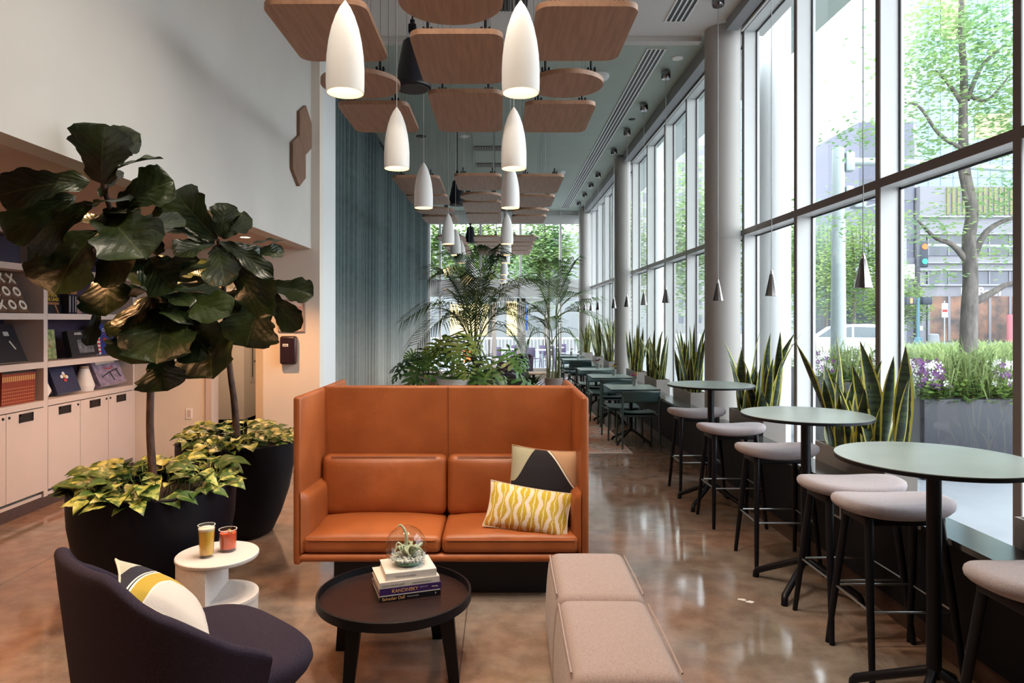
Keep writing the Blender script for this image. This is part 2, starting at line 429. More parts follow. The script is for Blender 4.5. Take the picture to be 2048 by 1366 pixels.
# low ledge below the windows with its planter trough
lg = MB()
for (y0, y1) in ((-2.0, 7.42), (7.62, 21.8)):
    lg.box(2.28, 2.44, y0, y1, 0.13, 0.64)
ledge = thing('window_ledge', 'long black ledge running below the tall street windows', 'ledge', (0, 0, 0))
lg.build('front_panel', navy_ledge, ledge, smooth=False)
m = MB()
for (y0, y1) in ((-2.0, 7.42), (7.62, 21.8)): m.box(2.22, 2.45, y0, y1, 0.64, 0.67)
m.build('ledge_top', ledge_top_m, ledge, smooth=False)
m = MB()
for (y0, y1) in ((-2.0, 7.45), (7.62, 21.8)): m.box(2.30, 2.44, y0, y1, 0.0, 0.13)
m.build('plinth', mat('walnut_plinth', (0.085, 0.045, 0.03), 0.45, col2=(0.05, 0.028, 0.02), nscale=6, stretch=(4, 1, 4)), ledge, smooth=False)
m = MB().box(2.44, 2.88, -2.0, 21.8, 0.0, 0.27)
m.build('planter_shelf', mat('oak_sill', (0.48, 0.32, 0.2), 0.5, col2=(0.38, 0.25, 0.16), nscale=8, stretch=(1, 0.2, 1)), ledge, smooth=False)
for k, y in enumerate((2.62, 4.62, 6.0)):
    o = thing('power_outlet', ['steel framed power outlet on the black ledge by the cut off bar stool', 'steel framed power outlet on the black ledge under the middle bar table',
               'steel framed power outlet on the black ledge below the bar table beside the column'][k], 'power outlet', (2.28, y, 0.47), 0)
    MB().box(-0.012, 0, -0.08, 0.08, -0.05, 0.05).build('cover_plate', steel, o, smooth=False)
    MB().box(-0.016, -0.010, -0.055, 0.055, -0.032, 0.032).build('socket', dark_gasket, o, smooth=False)

# ------------------------------------------------------------------ end wall of glass
e = MB()
emx = [-1.93, -0.63, 0.66, 1.95]
for x in emx: e.box(x - 0.035, x + 0.035, YE - 0.04, YE + 0.16, 0.001, CEIL - 0.001)
e.box(-2.6, -2.25, YE - 0.05, YE + 0.15, 0, CEIL); e.box(2.55, 3.05, YE - 0.01, YE + 0.155, 0, CEIL)
e.box(-2.6, 3.05, YE, YE + 0.12, 2.5, 3.05); e.box(-2.6, 3.05, YE - 0.03, YE + 0.15, 2.78, 2.83); e.box(-2.6, 3.05, YE + 0.002, YE + 0.148, 5.1, CEIL); e.box(-2.6, 3.05, YE, YE + 0.15, 0, 0.1)
e.box(-2.3, 2.6, YE - 0.06, YE, 4.83, 5.12)
w2 = struct(e.build('window_2', mat('end_frame_white', (0.82, 0.82, 0.82), 0.4, noise_amt=0.02), smooth=False))
g = MB().add([(-2.3, YE + 0.08, 0.1), (2.6, YE + 0.08, 0.1), (2.6, YE + 0.08, 2.5), (-2.3, YE + 0.08, 2.5)], [(0, 1, 2, 3)])
g.add([(-2.3, YE + 0.08, 3.05), (2.6, YE + 0.08, 3.05), (2.6, YE + 0.08, 5.1), (-2.3, YE + 0.08, 5.1)], [(0, 1, 2, 3)])
g.build('window_pane', glass, w2, smooth=False)
dr = MB()
for x0 in (-0.25, 0.69):
    dr.box(x0, x0 + 0.13, YE - 0.02, YE + 0.08, 0, 2.45); dr.box(x0 + 0.80, x0 + 0.93, YE - 0.02, YE + 0.08, 0, 2.45)
    dr.box(x0, x0 + 0.93, YE - 0.02, YE + 0.08, 2.35, 2.45); dr.box(x0, x0 + 0.93, YE - 0.02, YE + 0.08, 0, 0.2)
dd = struct(dr.build('door_2', MATS['end_frame_white'], smooth=False))
MB().tube([(0.75, YE - 0.02, 0.95), (0.75, YE - 0.07, 0.95), (0.75, YE - 0.07, 1.25), (0.75, YE - 0.02, 1.25)], 0.012, 8).build('door_handle', steel, dd)

# ------------------------------------------------------------------ curtain along the far side wall
def curtain():
    t = NT('teal_sheer_curtain', 0.85); u, v, uvv = t.uv()
    n = t.noise(uvv, 40.0, 2)
    dye = smoothstep(t, v, 0.0, 0.50)   # dip-dyed cloth: pale hem, teal above
    t.color(t.mix(dye, t.mix(n, (0.42, 0.42, 0.39), (0.52, 0.52, 0.48)), t.mix(n, (0.055, 0.088, 0.094), (0.115, 0.16, 0.165))))
    t.b.inputs['Sheen Weight'].default_value = 0.3
    m = MB(); L = 13.2
    def f(u, v):
        y = 8.75 + u * L
        ph = 2 * pi * u * 58 + 2.6 * sin(u * 21) + 1.3 * sin(u * 57)
        amp = 0.075 + 0.03 * sin(u * 47)
        return (-2.40 + amp * sin(ph) * (0.75 + 0.25 * v) + 0.012 * sin(3.1 * ph), y + 0.018 * cos(ph), 0.02 + 5.2 * v)
    m.grid(f, 72 * 10, 10)
    o = solidify(m.build('curtain', t.m, angle=180), 0.003)
    tag(o, 'floor length pleated curtain, teal fading to a pale hem, behind the palms', 'curtain')
curtain()
tk = tag(MB().box(-2.40, -2.34, 8.75, 21.9, 5.215, 5.25).build('curtain_track', dark_gasket, smooth=False), 'dark ceiling track carrying the teal pleated curtain', 'curtain track')

# ------------------------------------------------------------------ ceiling fittings
def slot_diffuser(y0, y1, z, label):
    o = thing('slot_diffuser', label, 'air vent', (2.02, y0, z), 0, 'linear slot air vents')
    L = y1 - y0
    f_ = MB()
    for k in range(5): f_.box(-0.125 + k * 0.0575, -0.105 + k * 0.0575, 0, L, -0.012, 0)
    f_.box(-0.125, 0.125, -0.012, 0, -0.012, 0); f_.box(-0.125, 0.125, L, L + 0.012, -0.012, 0)
    f_.build('vent_frame', white_plastic, o, smooth=False)
    s_ = MB()
    for k in range(4): s_.box(-0.105 + k * 0.0575, -0.0675 + k * 0.0575, 0, L, -0.005, 0)
    s_.build('dark_slot', dark_gasket, o, smooth=False)
slot_diffuser(8.8, 21.3, CEIL, 'long white slot vent in the green ceiling beside the silver pendants')
slot_diffuser(2.0, 7.87, 5.2, 'white slot vent in the white ceiling above the bar tables')
def grille(x, y, z, w, d, label):
    o = thing('ceiling_grille', label, 'air vent', (x, y, z), 0, 'ceiling air grilles')
    MB().box(-w / 2, w / 2, -d / 2, d / 2, -0.01, 0).build('backing', dark_gasket, o, smooth=False)
    f_ = MB()
    n = 14
    for k in range(n): f_.box(-w / 2 + w * k / n, -w / 2 + w * (k + 0.4) / n, -d / 2, d / 2, -0.02, -0.008)
    f_.build('slats', mat('grille_grey', (0.16, 0.17, 0.17), 0.5, noise_amt=0.05), o, smooth=False)
grille(0.05, 7.45, 5.2, 0.5, 0.3, 'dark slatted grille in the white ceiling over the sofa')
grille(-0.15, 13.9, CEIL, 0.75, 0.35, 'dark slatted grille in the green ceiling above the curtain side panels')
grille(-0.15, 15.4, CEIL, 0.75, 0.35, 'dark slatted grille in the green ceiling nearer the glass end wall')
def disc(name, x, y, z, r, h, label, cat, m, extra=None):
    o = thing(name, label, cat, (x, y, z))
    MB().lathe([(0, -h), (r * 0.85, -h), (r, -h * 0.5), (r, 0)], 24).build('body', m, o)
    if extra:
        MB().cyl((0, 0), r * 0.45, -h - 0.02, -h, 16).build('lens', extra, o)
    return o
disc('ceiling_sprinkler', 2.37, 9.1, CEIL, 0.08, 0.02, 'small white round cover in the green ceiling next to the nearest silver canopy', 'sprinkler', white_plastic)
disc('smoke_detector', 1.42, 9.75, CEIL, 0.14, 0.06, 'white round smoke detector on the green ceiling between wood panels and slot vent', 'smoke detector', white_plastic, white_plastic)
disc('smoke_detector', 1.40, 16.1, CEIL, 0.14, 0.06, 'white round smoke detector beside the second cluster of wood panels', 'smoke detector', white_plastic, white_plastic)
disc('smoke_detector', 1.40, 19.6, CEIL, 0.14, 0.06, 'white round smoke detector close to the far end of the slot vent', 'smoke detector', white_plastic, white_plastic)
disc('recessed_downlight', -0.68, 13.0, CEIL, 0.1, 0.012, 'white round recessed fitting in the green ceiling above the middle pendants', 'ceiling light', white_plastic)
disc('recessed_downlight', -1.5, 13.0, CEIL, 0.1, 0.012, 'dark round recessed fitting in the green ceiling near the curtain', 'ceiling light', dark_gasket)
disc('recessed_downlight', 2.3, 11.9, CEIL, 0.06, 0.012, 'small dark round fitting between two silver pendant canopies', 'ceiling light', dark_gasket)
bulb_warm = mat('downlight_glow', (1, 0.8, 0.6), 0.5, emit=(1.0, 0.72, 0.42), estr=14.0)
for k, y in enumerate((4.0, 6.83)):
    o = thing('recessed_downlight', ['lit round downlight in the alcove soffit above the big fiddle leaf fig', 'lit round downlight in the alcove soffit close to the back wall'][k], 'ceiling light', (-2.55, y, 2.58), 0, 'alcove downlights')
    MB().lathe([(0.045, -0.004), (0.062, -0.006), (0.062, 0)], 24).build('trim_ring', white_plastic, o)
    MB().cyl((0, 0), 0.045, -0.003, 0, 24).build('lamp_lens', bulb_warm, o)
# ------------------------------------------------------------------ orange high back sofa (two seats back to back)
def leather():
    t = NT('cognac_leather', 0.42); x, y, z, v = t.obj()
    t.color(t.mix(smoothstep(t, t.noise(v, 3.5, 4), 0.35, 0.7), (0.31, 0.085, 0.023), (0.39, 0.112, 0.032)))
    n = t.math('ADD', t.math('MULTIPLY', t.noise(v, 9.0, 4), 0.8), t.math('MULTIPLY', t.noise(v, 160.0, 2), 0.15))
    t.bump(n, 0.35, 0.012); t.b.inputs['Specular IOR Level'].default_value = 0.45
    return t.m
LEA = leather()
seam_m = mat('leather_seam', (0.20, 0.05, 0.015), 0.5, noise_amt=0.1)
sofa = thing('high_back_sofa', 'orange leather high back sofa with tall side wings and two seat cushions', 'sofa', (-0.365, 4.84, 0))
S0, S1 = -0.915, 0.915
MB().rbox(S0 + 0.03, S1 - 0.03, -0.035, 0.035, 0.26, 1.285, 0.02).build('back_panel', LEA, sofa)
for s in (-1, 1):
    m = MB().rbox(s * 0.89 - 0.024, s * 0.89 + 0.024, -0.63, 0.63, 0.235, 1.275, 0.02)
    m.build('side_wing', LEA, sofa)
    for sy in (-1, 1):
        def pad(u, v, s=s, sy=sy):
            a, b_ = 2 * u - 1, 2 * v - 1; k_ = (max(0, 1 - a ** 6) * max(0, 1 - b_ ** 6)) ** 0.5
            return (s * 0.866 - s * 0.058 * k_, sy * (0.345 + 0.285 * a), 0.295 + 0.375 * v + 0.012 * a * v)
        MB().grid(pad, 20, 20).build('arm_pad', LEA, sofa, angle=180)
MB().box(-0.002, 0.002, -0.038, -0.034, 0.8, 1.28).build('back_seam', seam_m, sofa, smooth=False)
for sy in (-1, 1):
    MB().tube([(S0 + 0.02, sy * 0.60, 0.275), (S1 - 0.02, sy * 0.60, 0.275)], 0.026, 12).build('front_rail', LEA, sofa)
    m = MB().box(S0 + 0.05, S1 - 0.05, min(sy * 0.04, sy * 0.59), max(sy * 0.04, sy * 0.59), 0.25, 0.30); m.build('seat_deck', LEA, sofa, smooth=False)
    for s in (-1, 1):
        def crown(p, u, s=s):
            c = (1 - min(1, abs(u[0])) ** 2.6) * (1 - min(1, abs(u[1])) ** 2.6)
            dz = 0.035 * c if u[2] > 0 else 0
            dz += 0.004 * noise.noise(Vector((p.x * 9 + 7 * s, p.y * 9, 1.3))) * (1 if u[2] > 0 else 0)
            return Vector((p.x, p.y, p.z + dz))
        w = 0.43
        m = MB().rbox(-w, w, -0.29, 0.29, -0.055, 0.055, 0.035, 4, k=12, fn=crown)
        cu = m.build('seat_cushion', LEA, sofa, loc=(s * 0.432, sy * 0.335, 0.358))
        pts = [(-w + 0.012, -0.272, 0.042), (-w + 0.04, -0.29, 0.042), (w - 0.04, -0.29, 0.042), (w - 0.012, -0.272, 0.042)]
        MB().tube([(px, py * (1 if sy < 0 else -1), pz - 0.012) for px, py, pz in pts], 0.005, 6).build('piping', LEA, cu)
        def puff(p, u, s=s):
            c = (1 - min(1, abs(u[0])) ** 2.4) * (1 - min(1, abs(u[2])) ** 2.4)
            q = Vector((p.x, p.y + (0.04 * c if u[1] * sy > 0 else 0) * sy, p.z))
            q.y += 0.006 * noise.noise(Vector((p.x * 8, p.z * 8, 4.0 + s))) * c
            q.y += sy * (-0.03) * (p.z / 0.2) * 0.5
            return q
        m = MB().rbox(-0.43, 0.43, -0.06, 0.06, -0.205, 0.205, 0.05, 4, k=12, fn=puff)
        bc = m.build('back_cushion', LEA, sofa, loc=(s * 0.432, sy * 0.115, 0.615))
        MB().tube([(-0.36, sy * 0.045, 0.196), (0.36, sy * 0.045, 0.196)], 0.004, 6).build('piping', seam_m, bc)
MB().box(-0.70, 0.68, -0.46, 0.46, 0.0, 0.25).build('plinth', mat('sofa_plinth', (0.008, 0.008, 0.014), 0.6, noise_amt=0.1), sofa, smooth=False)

# ------------------------------------------------------------------ scatter cushions
def pillow(name, w, h, t, material, label, M, group=None, pinch=0.07):
    o = thing(name, label, 'cushion', (0, 0, 0))
    o.matrix_world = M
    vs = MB(); n = 16
    def side(sg):
        def f(u, v):
            a, c = 2 * u - 1, 2 * v - 1
            k = max(0.0, (1 - a * a)) ** 0.55 * max(0.0, (1 - c * c)) ** 0.55
            x = a * w / 2 * (1 - pinch * (1 - c * c) * abs(a)); y = c * h / 2 * (1 - pinch * (1 - a * a) * abs(c))
            return (x, y, sg * t / 2 * k + 0.006 * sg * noise.noise(Vector((x * 14, y * 14, sg + w * 9))) * k)
        return f
    front = MB().grid(side(1), n, n); front.build('front_cover', material[0], o, angle=180)
    back = MB().grid(lambda u, v: side(-1)(1 - u, v), n, n); back.build('back_cover', material[1], o, angle=180)
    ed = []
    for k in range(4 * n):
        s_, r_ = divmod(k, n); q = r_ / n
        u, v = ((q, 0), (1, q), (1 - q, 1), (0, 1 - q))[s_]; ed.append(side(1)(u, v))
    ed.append(ed[0])
    MB().tube(ed, 0.004, 6, cap=False).build('piping', material[2] if len(material) > 2 else material[1], o)
    return o
def linen(name, c, n=80): return mat(name, c, 0.9, noise_amt=0.18, nscale=n, stretch=(1, 4, 1), sheen=0.2)
def mountain_mat():
    t = NT('colour_block_cushion', 0.9); u, v, uvv = t.uv()
    # dark hill with a pale green corner, pale and dark piping stripes and a tan corner
    hillL = t.math('SUBTRACT', v, t.math('ADD', 0.50, t.math('MULTIPLY', 0.62, smoothstep(t, u, 0.05, 0.46))))
    hillR = t.math('SUBTRACT', v, t.math('SUBTRACT', 1.06, t.math('MULTIPLY', 0.66, smoothstep(t, u, 0.36, 1.12))))
    navy, sage, tan, white = (0.012, 0.011, 0.018), (0.42, 0.41, 0.30), (0.50, 0.31, 0.19), (0.8, 0.75, 0.68)
    right = t.math('GREATER_THAN', u, 0.42)
    c = t.mix(t.math('GREATER_THAN', hillL, 0), navy, sage)
    r1 = t.mix(t.math('GREATER_THAN', hillR, 0.0), navy, white); r2 = t.mix(t.math('GREATER_THAN', hillR, 0.035), r1, navy); r3 = t.mix(t.math('GREATER_THAN', hillR, 0.045), r2, tan)
    c = t.mix(right, c, r3)
    low = t.math('LESS_THAN', v, 0.22); lw = t.math('GREATER_THAN', u, 0.62)
    c2 = t.mix(t.math('LESS_THAN', v, 0.16), white, tan)
    c = t.mix(t.math('MULTIPLY', low, lw), c, c2)
    w = t.noise(uvv, 120, 2); t.color(c); t.bump(w, 0.2)
    return t.m
def ikat_mat():
    t = NT('yellow_ikat_cushion', 0.9); u, v, uvv = t.uv()
    n = t.math('MULTIPLY', t.math('SUBTRACT', t.noise(uvv, 9.0, 3), 0.5), 0.05)
    # rows of tapering ogees: stripes whose width swells and narrows along v
    cell = t.math('MULTIPLY', t.math('ADD', u, n), 8.0)
    fx = t.math('ABSOLUTE', t.math('SUBTRACT', t.math('FRACT', cell), 0.5))
    ph = t.math('MULTIPLY', t.math('FLOOR', cell), 0.5)
    wv = t.math('ADD', 0.30, t.math('MULTIPLY', 0.15, t.math('SINE', t.math('ADD', t.math('MULTIPLY', v, 12.5), t.math('MULTIPLY', ph, 6.283)))))
    yel = t.math('LESS_THAN', fx, wv)
    core = t.math('LESS_THAN', fx, t.math('MULTIPLY', wv, 0.16))
    base = t.mix(smoothstep(t, v, 0.1, 0.5), (0.55, 0.27, 0.03), (0.56, 0.40, 0.035))
    c = t.mix(yel, (0.80, 0.66, 0.52), base)
    c = t.mix(core, c, (0.78, 0.66, 0.36))
    t.color(c); t.bump(t.noise(uvv, 90, 2), 0.2)
    return t.m
def arch_mat():
    t = NT('arched_stripe_cushion', 0.9); u, v, uvv = t.uv()
    du = t.math('SUBTRACT', u, 0.0); dv = t.math('SUBTRACT', v, 0.0)
    d = t.math('SQRT', t.math('ADD', t.math('MULTIPLY', du, du), t.math('MULTIPLY', t.math('MULTIPLY', dv, dv), 1.0)))
    cream, ochre, white, navy, sage = (0.56, 0.50, 0.46), (0.42, 0.28, 0.03), (0.68, 0.63, 0.58), (0.012, 0.012, 0.025), (0.40, 0.42, 0.36)
    c = t.mix(t.math('GREATER_THAN', d, 0.74), cream, white); c = t.mix(t.math('GREATER_THAN', d, 0.755), c, ochre)
    c = t.mix(t.math('GREATER_THAN', d, 0.90), c, white); c = t.mix(t.math('GREATER_THAN', d, 0.918), c, navy); c = t.mix(t.math('GREATER_THAN', d, 0.93), c, white)
    c = t.mix(t.math('GREATER_THAN', d, 0.945), c, navy); c = t.mix(t.math('GREATER_THAN', d, 1.12), c, sage)
    t.color(c); t.bump(t.noise(uvv, 110, 2), 0.2)
    return t.m
tan_l = linen('tan_linen', (0.50, 0.30, 0.18)); cream_l = linen('cream_linen', (0.72, 0.62, 0.48)); yel_l = linen('pale_yellow_linen', (0.66, 0.52, 0.22)); sage_l = linen('sage_linen', (0.42, 0.42, 0.33))
# big cushion in the sofa corner: leans back against the cushion and wing
def face_frame(o, right, up): return axes(o, right, (Vector(up) - Vector(right).normalized() * Vector(up).dot(Vector(right).normalized())))
pillow('square_cushion', 0.47, 0.47, 0.16, (mountain_mat(), tan_l), 'large square cushion with a dark hill shape and tan corner leaning in the sofa',
       face_frame((0.285, 4.485, 0.672), (0.97, -0.20, -0.06), (-0.02, 0.30, 1)))
pillow('lumbar_cushion', 0.54, 0.29, 0.13, (ikat_mat(), yel_l, cream_l), 'small oblong yellow and white patterned cushion lying against the square cushion',
       face_frame((0.18, 4.33, 0.545), (0.96, -0.14, -0.13), (0.0, 0.42, 1)))

# ------------------------------------------------------------------ two-part upholstered pouf
def tweed():
    t = NT('pink_grey_tweed', 0.95); x, y, z, v = t.obj()
    a = t.n('ShaderNodeMapping'); t.link(v, a.inputs[0]); a.inputs['Scale'].default_value = (1, 12, 12)
    b_ = t.n('ShaderNodeMapping'); t.link(v, b_.inputs[0]); b_.inputs['Scale'].default_value = (12, 1, 1)
    n = t.math('ADD', t.noise(a.outputs[0], 60, 2), t.noise(b_.outputs[0], 60, 2))
    t.color(t.mix(smoothstep(t, n, 0.75, 1.25), (0.27, 0.195, 0.175), (0.37, 0.275, 0.25)))
    t.bump(n, 0.25, 0.004); t.b.inputs['Sheen Weight'].default_value = 0.2
    return t.m
tw = tweed()
pouf = thing('pouf', 'pale pinkish grey tweed pouf bench sewn in two blocks', 'pouf', (0.475, 3.19, 0), -0.01)
for k, (y0, y1) in enumerate(((-0.72, -0.003), (0.003, 0.64))):
    def bul(p, u):
        k_ = max(0, 1 - u[2] ** 2)
        q = Vector((p.x * (1 + 0.05 * k_ - 0.05 * u[2]), p.y * (1 + 0.02 * k_), p.z))
        if u[2] > 0: q.z += 0.012 * (1 - min(1, abs(u[0])) ** 2) * (1 - min(1, abs(u[1])) ** 2)
        return q
    sg = MB().rbox(-0.215, 0.215, y0, y1, 0.015, 0.452, 0.05, 4, k=8, fn=bul).build('cushion_block', tw, pouf)
    ym = (y0 + y1) / 2; hh = (y1 - y0) / 2
    for sx in (-1, 1):
        MB().tube([(sx * 0.205, y0 + 0.05, 0.445), (sx * 0.207, ym, 0.448), (sx * 0.205, y1 - 0.05, 0.445)], 0.004, 6).build('seam_piping', tw, sg)
MB().box(-0.18, 0.18, -0.66, 0.58, 0, 0.02).build('base', dark_gasket, pouf, smooth=False)

# ------------------------------------------------------------------ round coffee table
def dark_oak(name, a, b_, r=0.35):
    return mat(name, a, r, col2=b_, nscale=14, stretch=(1, 9, 1), bump=0.1, bscale=40)
tray_m = dark_oak('stained_tray_top', (0.028, 0.013, 0.012), (0.014, 0.008, 0.008), 0.3)
black_wood = mat('black_stained_wood', (0.005, 0.005, 0.008), 0.45, spec=0.3, noise_amt=0.2, nscale=30, stretch=(6, 6, 0.6))
TX, TY, TR = -0.54, 3.50, 0.392
ct = thing('coffee_table', 'round dark wood tray coffee table on four splayed legs before the sofa', 'coffee table', (TX, TY, 0))
MB().lathe([(0, 0.312), (TR - 0.02, 0.312), (TR, 0.322), (TR, 0.366), (TR - 0.010, 0.368), (TR - 0.012, 0.332), (TR - 0.014, 0.330)], 72).build('tray_rim', black_wood, ct, angle=30)
MB().cyl((0, 0), TR - 0.013, 0.318, 0.331, 72).build('tray_top', tray_m, ct, angle=30)
for (ax, ay) in ((0.31, -0.19), (-0.175, -0.25), (0.19, 0.25), (-0.295, 0.12)):
    m = MB().bar((ax * 0.9, ay * 0.9, 0.315), (ax * 1.03, ay * 1.03, 0.0), 0.072, 0.05, w2=0.05); m.build('leg', black_wood, ct, smooth=False)

# ------------------------------------------------------------------ books on the coffee table
page = mat('page_block', (0.72, 0.67, 0.58), 0.8, noise_amt=0.15, nscale=120, stretch=(0.2, 0.2, 6))
def flat_book(z0, th, w, d, rz, off, cover, label, name='book', spine_text=None, group='books piled on the coffee table'):
    """lies flat; spine along local -y"""
    o = thing(name, label, 'book', (off[0], off[1], z0), rz, group)
    m = MB().box(0, w, 0, d, 0, 0.003); m.box(0, w, 0, d, th - 0.003, th); m.box(0, w, -0.003, 0.003, 0, th)
    m.build('cover', cover, o, smooth=False)
    MB().box(0.004, w - 0.004, 0.003, d - 0.004, 0.003, th - 0.003).build('pages', page, o, smooth=False)
    for (s_, size, x, z, mt, sx) in (spine_text or []):
        text('spine_lettering', s_, size, mt, o, axes((x, -0.0036, z), (1, 0, 0), (0, 0, 1)), sx=sx)
    return o
gold_t = mat('gold_lettering', (0.75, 0.45, 0.18), 0.5, noise_amt=0.05); pale_t = mat('pale_lettering', (0.75, 0.72, 0.68), 0.6, noise_amt=0.05); grey_t = mat('grey_lettering', (0.35, 0.34, 0.36), 0.6, noise_amt=0.05)
lil_t = mat('lilac_lettering', (0.35, 0.28, 0.45), 0.6, noise_amt=0.05); red_t = mat('red_lettering', (0.5, 0.03, 0.03), 0.5, noise_amt=0.05)
bk = mat('book_black', (0.010, 0.010, 0.016), 0.35, noise_amt=0.1); pur = mat('book_purple', (0.055, 0.022, 0.13), 0.4, noise_amt=0.1); wht = mat('book_white', (0.70, 0.66, 0.62), 0.5, noise_amt=0.04); wht2 = mat('book_cream', (0.70, 0.64, 0.58), 0.5, noise_amt=0.05)
z = 0.332; rz = radians(19); o0 = (-0.605, 3.425)
flat_book(z, 0.026, 0.315, 0.25, rz, o0, bk, 'black paperback book lying lowest in the coffee table pile', spine_text=[('Salvador Dal\u00ed', 0.022, 0.012, 0.006, gold_t, 1.0), ('PAINTINGS', 0.009, 0.14, 0.010, grey_t, 1.3), ('P', 0.014, 0.285, 0.008, pale_t, 1.0)]); z += 0.0265
flat_book(z, 0.005, 0.312, 0.248, rz, o0, wht, 'very thin white booklet between the black and the purple book'); z += 0.0055
flat_book(z, 0.034, 0.318, 0.235, rz, o0, pur, 'purple book with golden spine lettering in the coffee table pile', spine_text=[('KANDINSKY', 0.024, 0.062, 0.009, gold_t, 1.0), ('ABSTRACT', 0.009, 0.205, 0.018, lil_t, 1.0), ('PRESTEL', 0.009, 0.268, 0.013, pale_t, 1.0)]); z += 0.0345
flat_book(z, 0.030, 0.310, 0.235, rz + 0.01, o0, wht2, 'cream book with grey spine lettering second from top of the pile', spine_text=[('DEATH CAB FOR CUTIE', 0.011, 0.012, 0.010, grey_t, 1.0), ('AUTUMN DE WILDE', 0.011, 0.165, 0.009, grey_t, 1.0)]); z += 0.0305
o1 = (-0.578, 3.452)
flat_book(z, 0.036, 0.262, 0.22, rz - 0.02, o1, wht, 'white book on top of the pile under the glass terrarium', spine_text=[('FLOWER SCHOOL', 0.013, 0.05, 0.012, grey_t, 1.0)]); z += 0.0362
ZTOP = z

# ------------------------------------------------------------------ glass terrarium with air plants
TC = Vector((-0.483, 3.60, ZTOP))
ter = thing('terrarium', 'rounded clear glass terrarium with pale air plants on the white book', 'terrarium', TC)
prof = [(0.004, 0.002), (0.055, 0.001), (0.088, 0.022), (0.105, 0.058), (0.109, 0.09), (0.103, 0.125), (0.087, 0.156), (0.066, 0.178), (0.044, 0.191), (0.036, 0.195)]
gl_r = bpy.data.materials.new('blown_glass'); gl_r.use_nodes = True
bb = gl_r.node_tree.nodes['Principled BSDF']; bb.inputs['Base Color'].default_value = (0.92, 0.97, 0.94, 1); bb.inputs['Roughness'].default_value = 0.01; bb.inputs['Transmission Weight'].default_value = 1.0; bb.inputs['IOR'].default_value = 1.12
MB().lathe(prof, 40, Matrix.Rotation(radians(-8), 4, 'Y')).build('glass_bowl', glass_mat('bowl_glass', (0.93, 0.965, 0.95)), ter, angle=180)
MB().lathe([(0, 0.0), (0.05, 0.0005), (0.066, 0.008), (0.07, 0.014), (0, 0.016)], 32).build('thick_glass_foot', mat('green_glass_foot', (0.25, 0.55, 0.36), 0.08, trans=0.6, noise_amt=0.05), ter, angle=180)
pm = MB(); rnd = random.Random(3)
for k in range(260):
    a, r_ = rnd.uniform(0, 2 * pi), 0.092 * sqrt(rnd.random()); zz = 0.026 + 0.022 * rnd.random() * (1 - (r_ / 0.1) ** 2) + 0.012 * (r_ / 0.09) ** 2; s_ = rnd.uniform(0.004, 0.008)
    R_ = Euler((rnd.uniform(0, 6), rnd.uniform(0, 6), 0)).to_matrix().to_4x4(); R_.translation = (r_ * cos(a), r_ * sin(a), zz)
    pm.rbox(-s_, s_, -s_ * .8, s_ * .8, -s_ * .7, s_ * .7, s_ * .5, 1, R_, k=1)
pb = pm.build('pebbles', mat('white_pebbles', (0.78, 0.75, 0.70), 0.6, col2=(0.35, 0.38, 0.40), nscale=70), ter); pb['kind'] = 'stuff'
apm = mat('air_plant_leaf', (0.50, 0.52, 0.38), 0.55, col2=(0.36, 0.40, 0.26), nscale=25)
def curl(base, dirs, r0):
    pts = [Vector(base)]; p = Vector(base)
    for dx, dy, dz in dirs: p = p + Vector((dx, dy, dz)); pts.append(p.copy())
    fine = []
    for i in range(len(pts) - 1):
        p0, p1, p2, p3 = pts[max(i - 1, 0)], pts[i], pts[i + 1], pts[min(i + 2, len(pts) - 1)]
        for q in range(5):
            t_ = q / 5
            fine.append(0.5 * ((2 * p1) + (p2 - p0) * t_ + (2 * p0 - 5 * p1 + 4 * p2 - p3) * t_ ** 2 + (3 * p1 - p0 - 3 * p2 + p3) * t_ ** 3))
    fine.append(pts[-1]); n = len(fine)
    return fine, [r0 * (1 - 0.75 * i / (n - 1)) for i in range(n)]
for k in range(2):
    ap = MB(); bx = (-0.015, 0.02)[k]
    ap.rbox(bx - 0.02, bx + 0.02, -0.02, 0.02, 0.045, 0.085, 0.02, 3)
    for q in range(8):
        a = q * 0.785 + k; f1, rr = curl((bx, 0, 0.075), [(0.032 * cos(a), 0.025 * sin(a), 0.015), (0.022 * cos(a + .5), 0.022 * sin(a + .5), 0.012 * (1 if q % 2 else -1)), (0.012 * cos(a + 1.5), 0.012 * sin(a + 1.5), -0.016), (-0.014 * cos(a), -0.014 * sin(a), -0.006)], 0.0085)
        ap.tube(f1, rr, 7)
    if k == 0:
        f1, rr = curl((-0.02, 0, 0.08), [(0.01, 0, 0.05), (-0.012, 0, 0.05), (-0.02, -0.004, 0.025), (-0.016, -0.004, -0.012)], 0.011); ap.tube(f1, rr, 8)
    ap.build('air_plant', apm, ter)

# ------------------------------------------------------------------ stepped side table and drinks
sp_m = mat('speckled_white_terrazzo', (0.70, 0.66, 0.64), 0.5, col2=(0.62, 0.58, 0.56), nscale=90)
SX, SY, SR, SZ = -1.515, 3.66, 0.205, 0.50
st = thing('side_table', 'stepped pale side table of two half cylinders beside the dark planter', 'side table', (SX, SY, 0), radians(6))
MB().lathe([(0, SZ - 0.022), (SR + 0.003, SZ - 0.022), (SR + 0.006, SZ - 0.016), (SR + 0.006, SZ - 0.004), (SR + 0.002, SZ), (0, SZ)], 56).build('table_top', sp_m, st, angle=30)
half = [(SR * cos(a), SR * sin(a)) for a in [pi / 2 + pi * i / 28 for i in range(29)]]
MB().prism(half, 0, SZ - 0.022).build('tall_half', sp_m, st, angle=30)
half2 = [(SR * cos(a), SR * sin(a)) for a in [-pi / 2 + pi * i / 28 for i in range(29)]]
half2s = [(x + 0.001, y) for x, y in half2]
MB().prism(half2s, 0, 0.262).build('low_half', sp_m, st, angle=30)
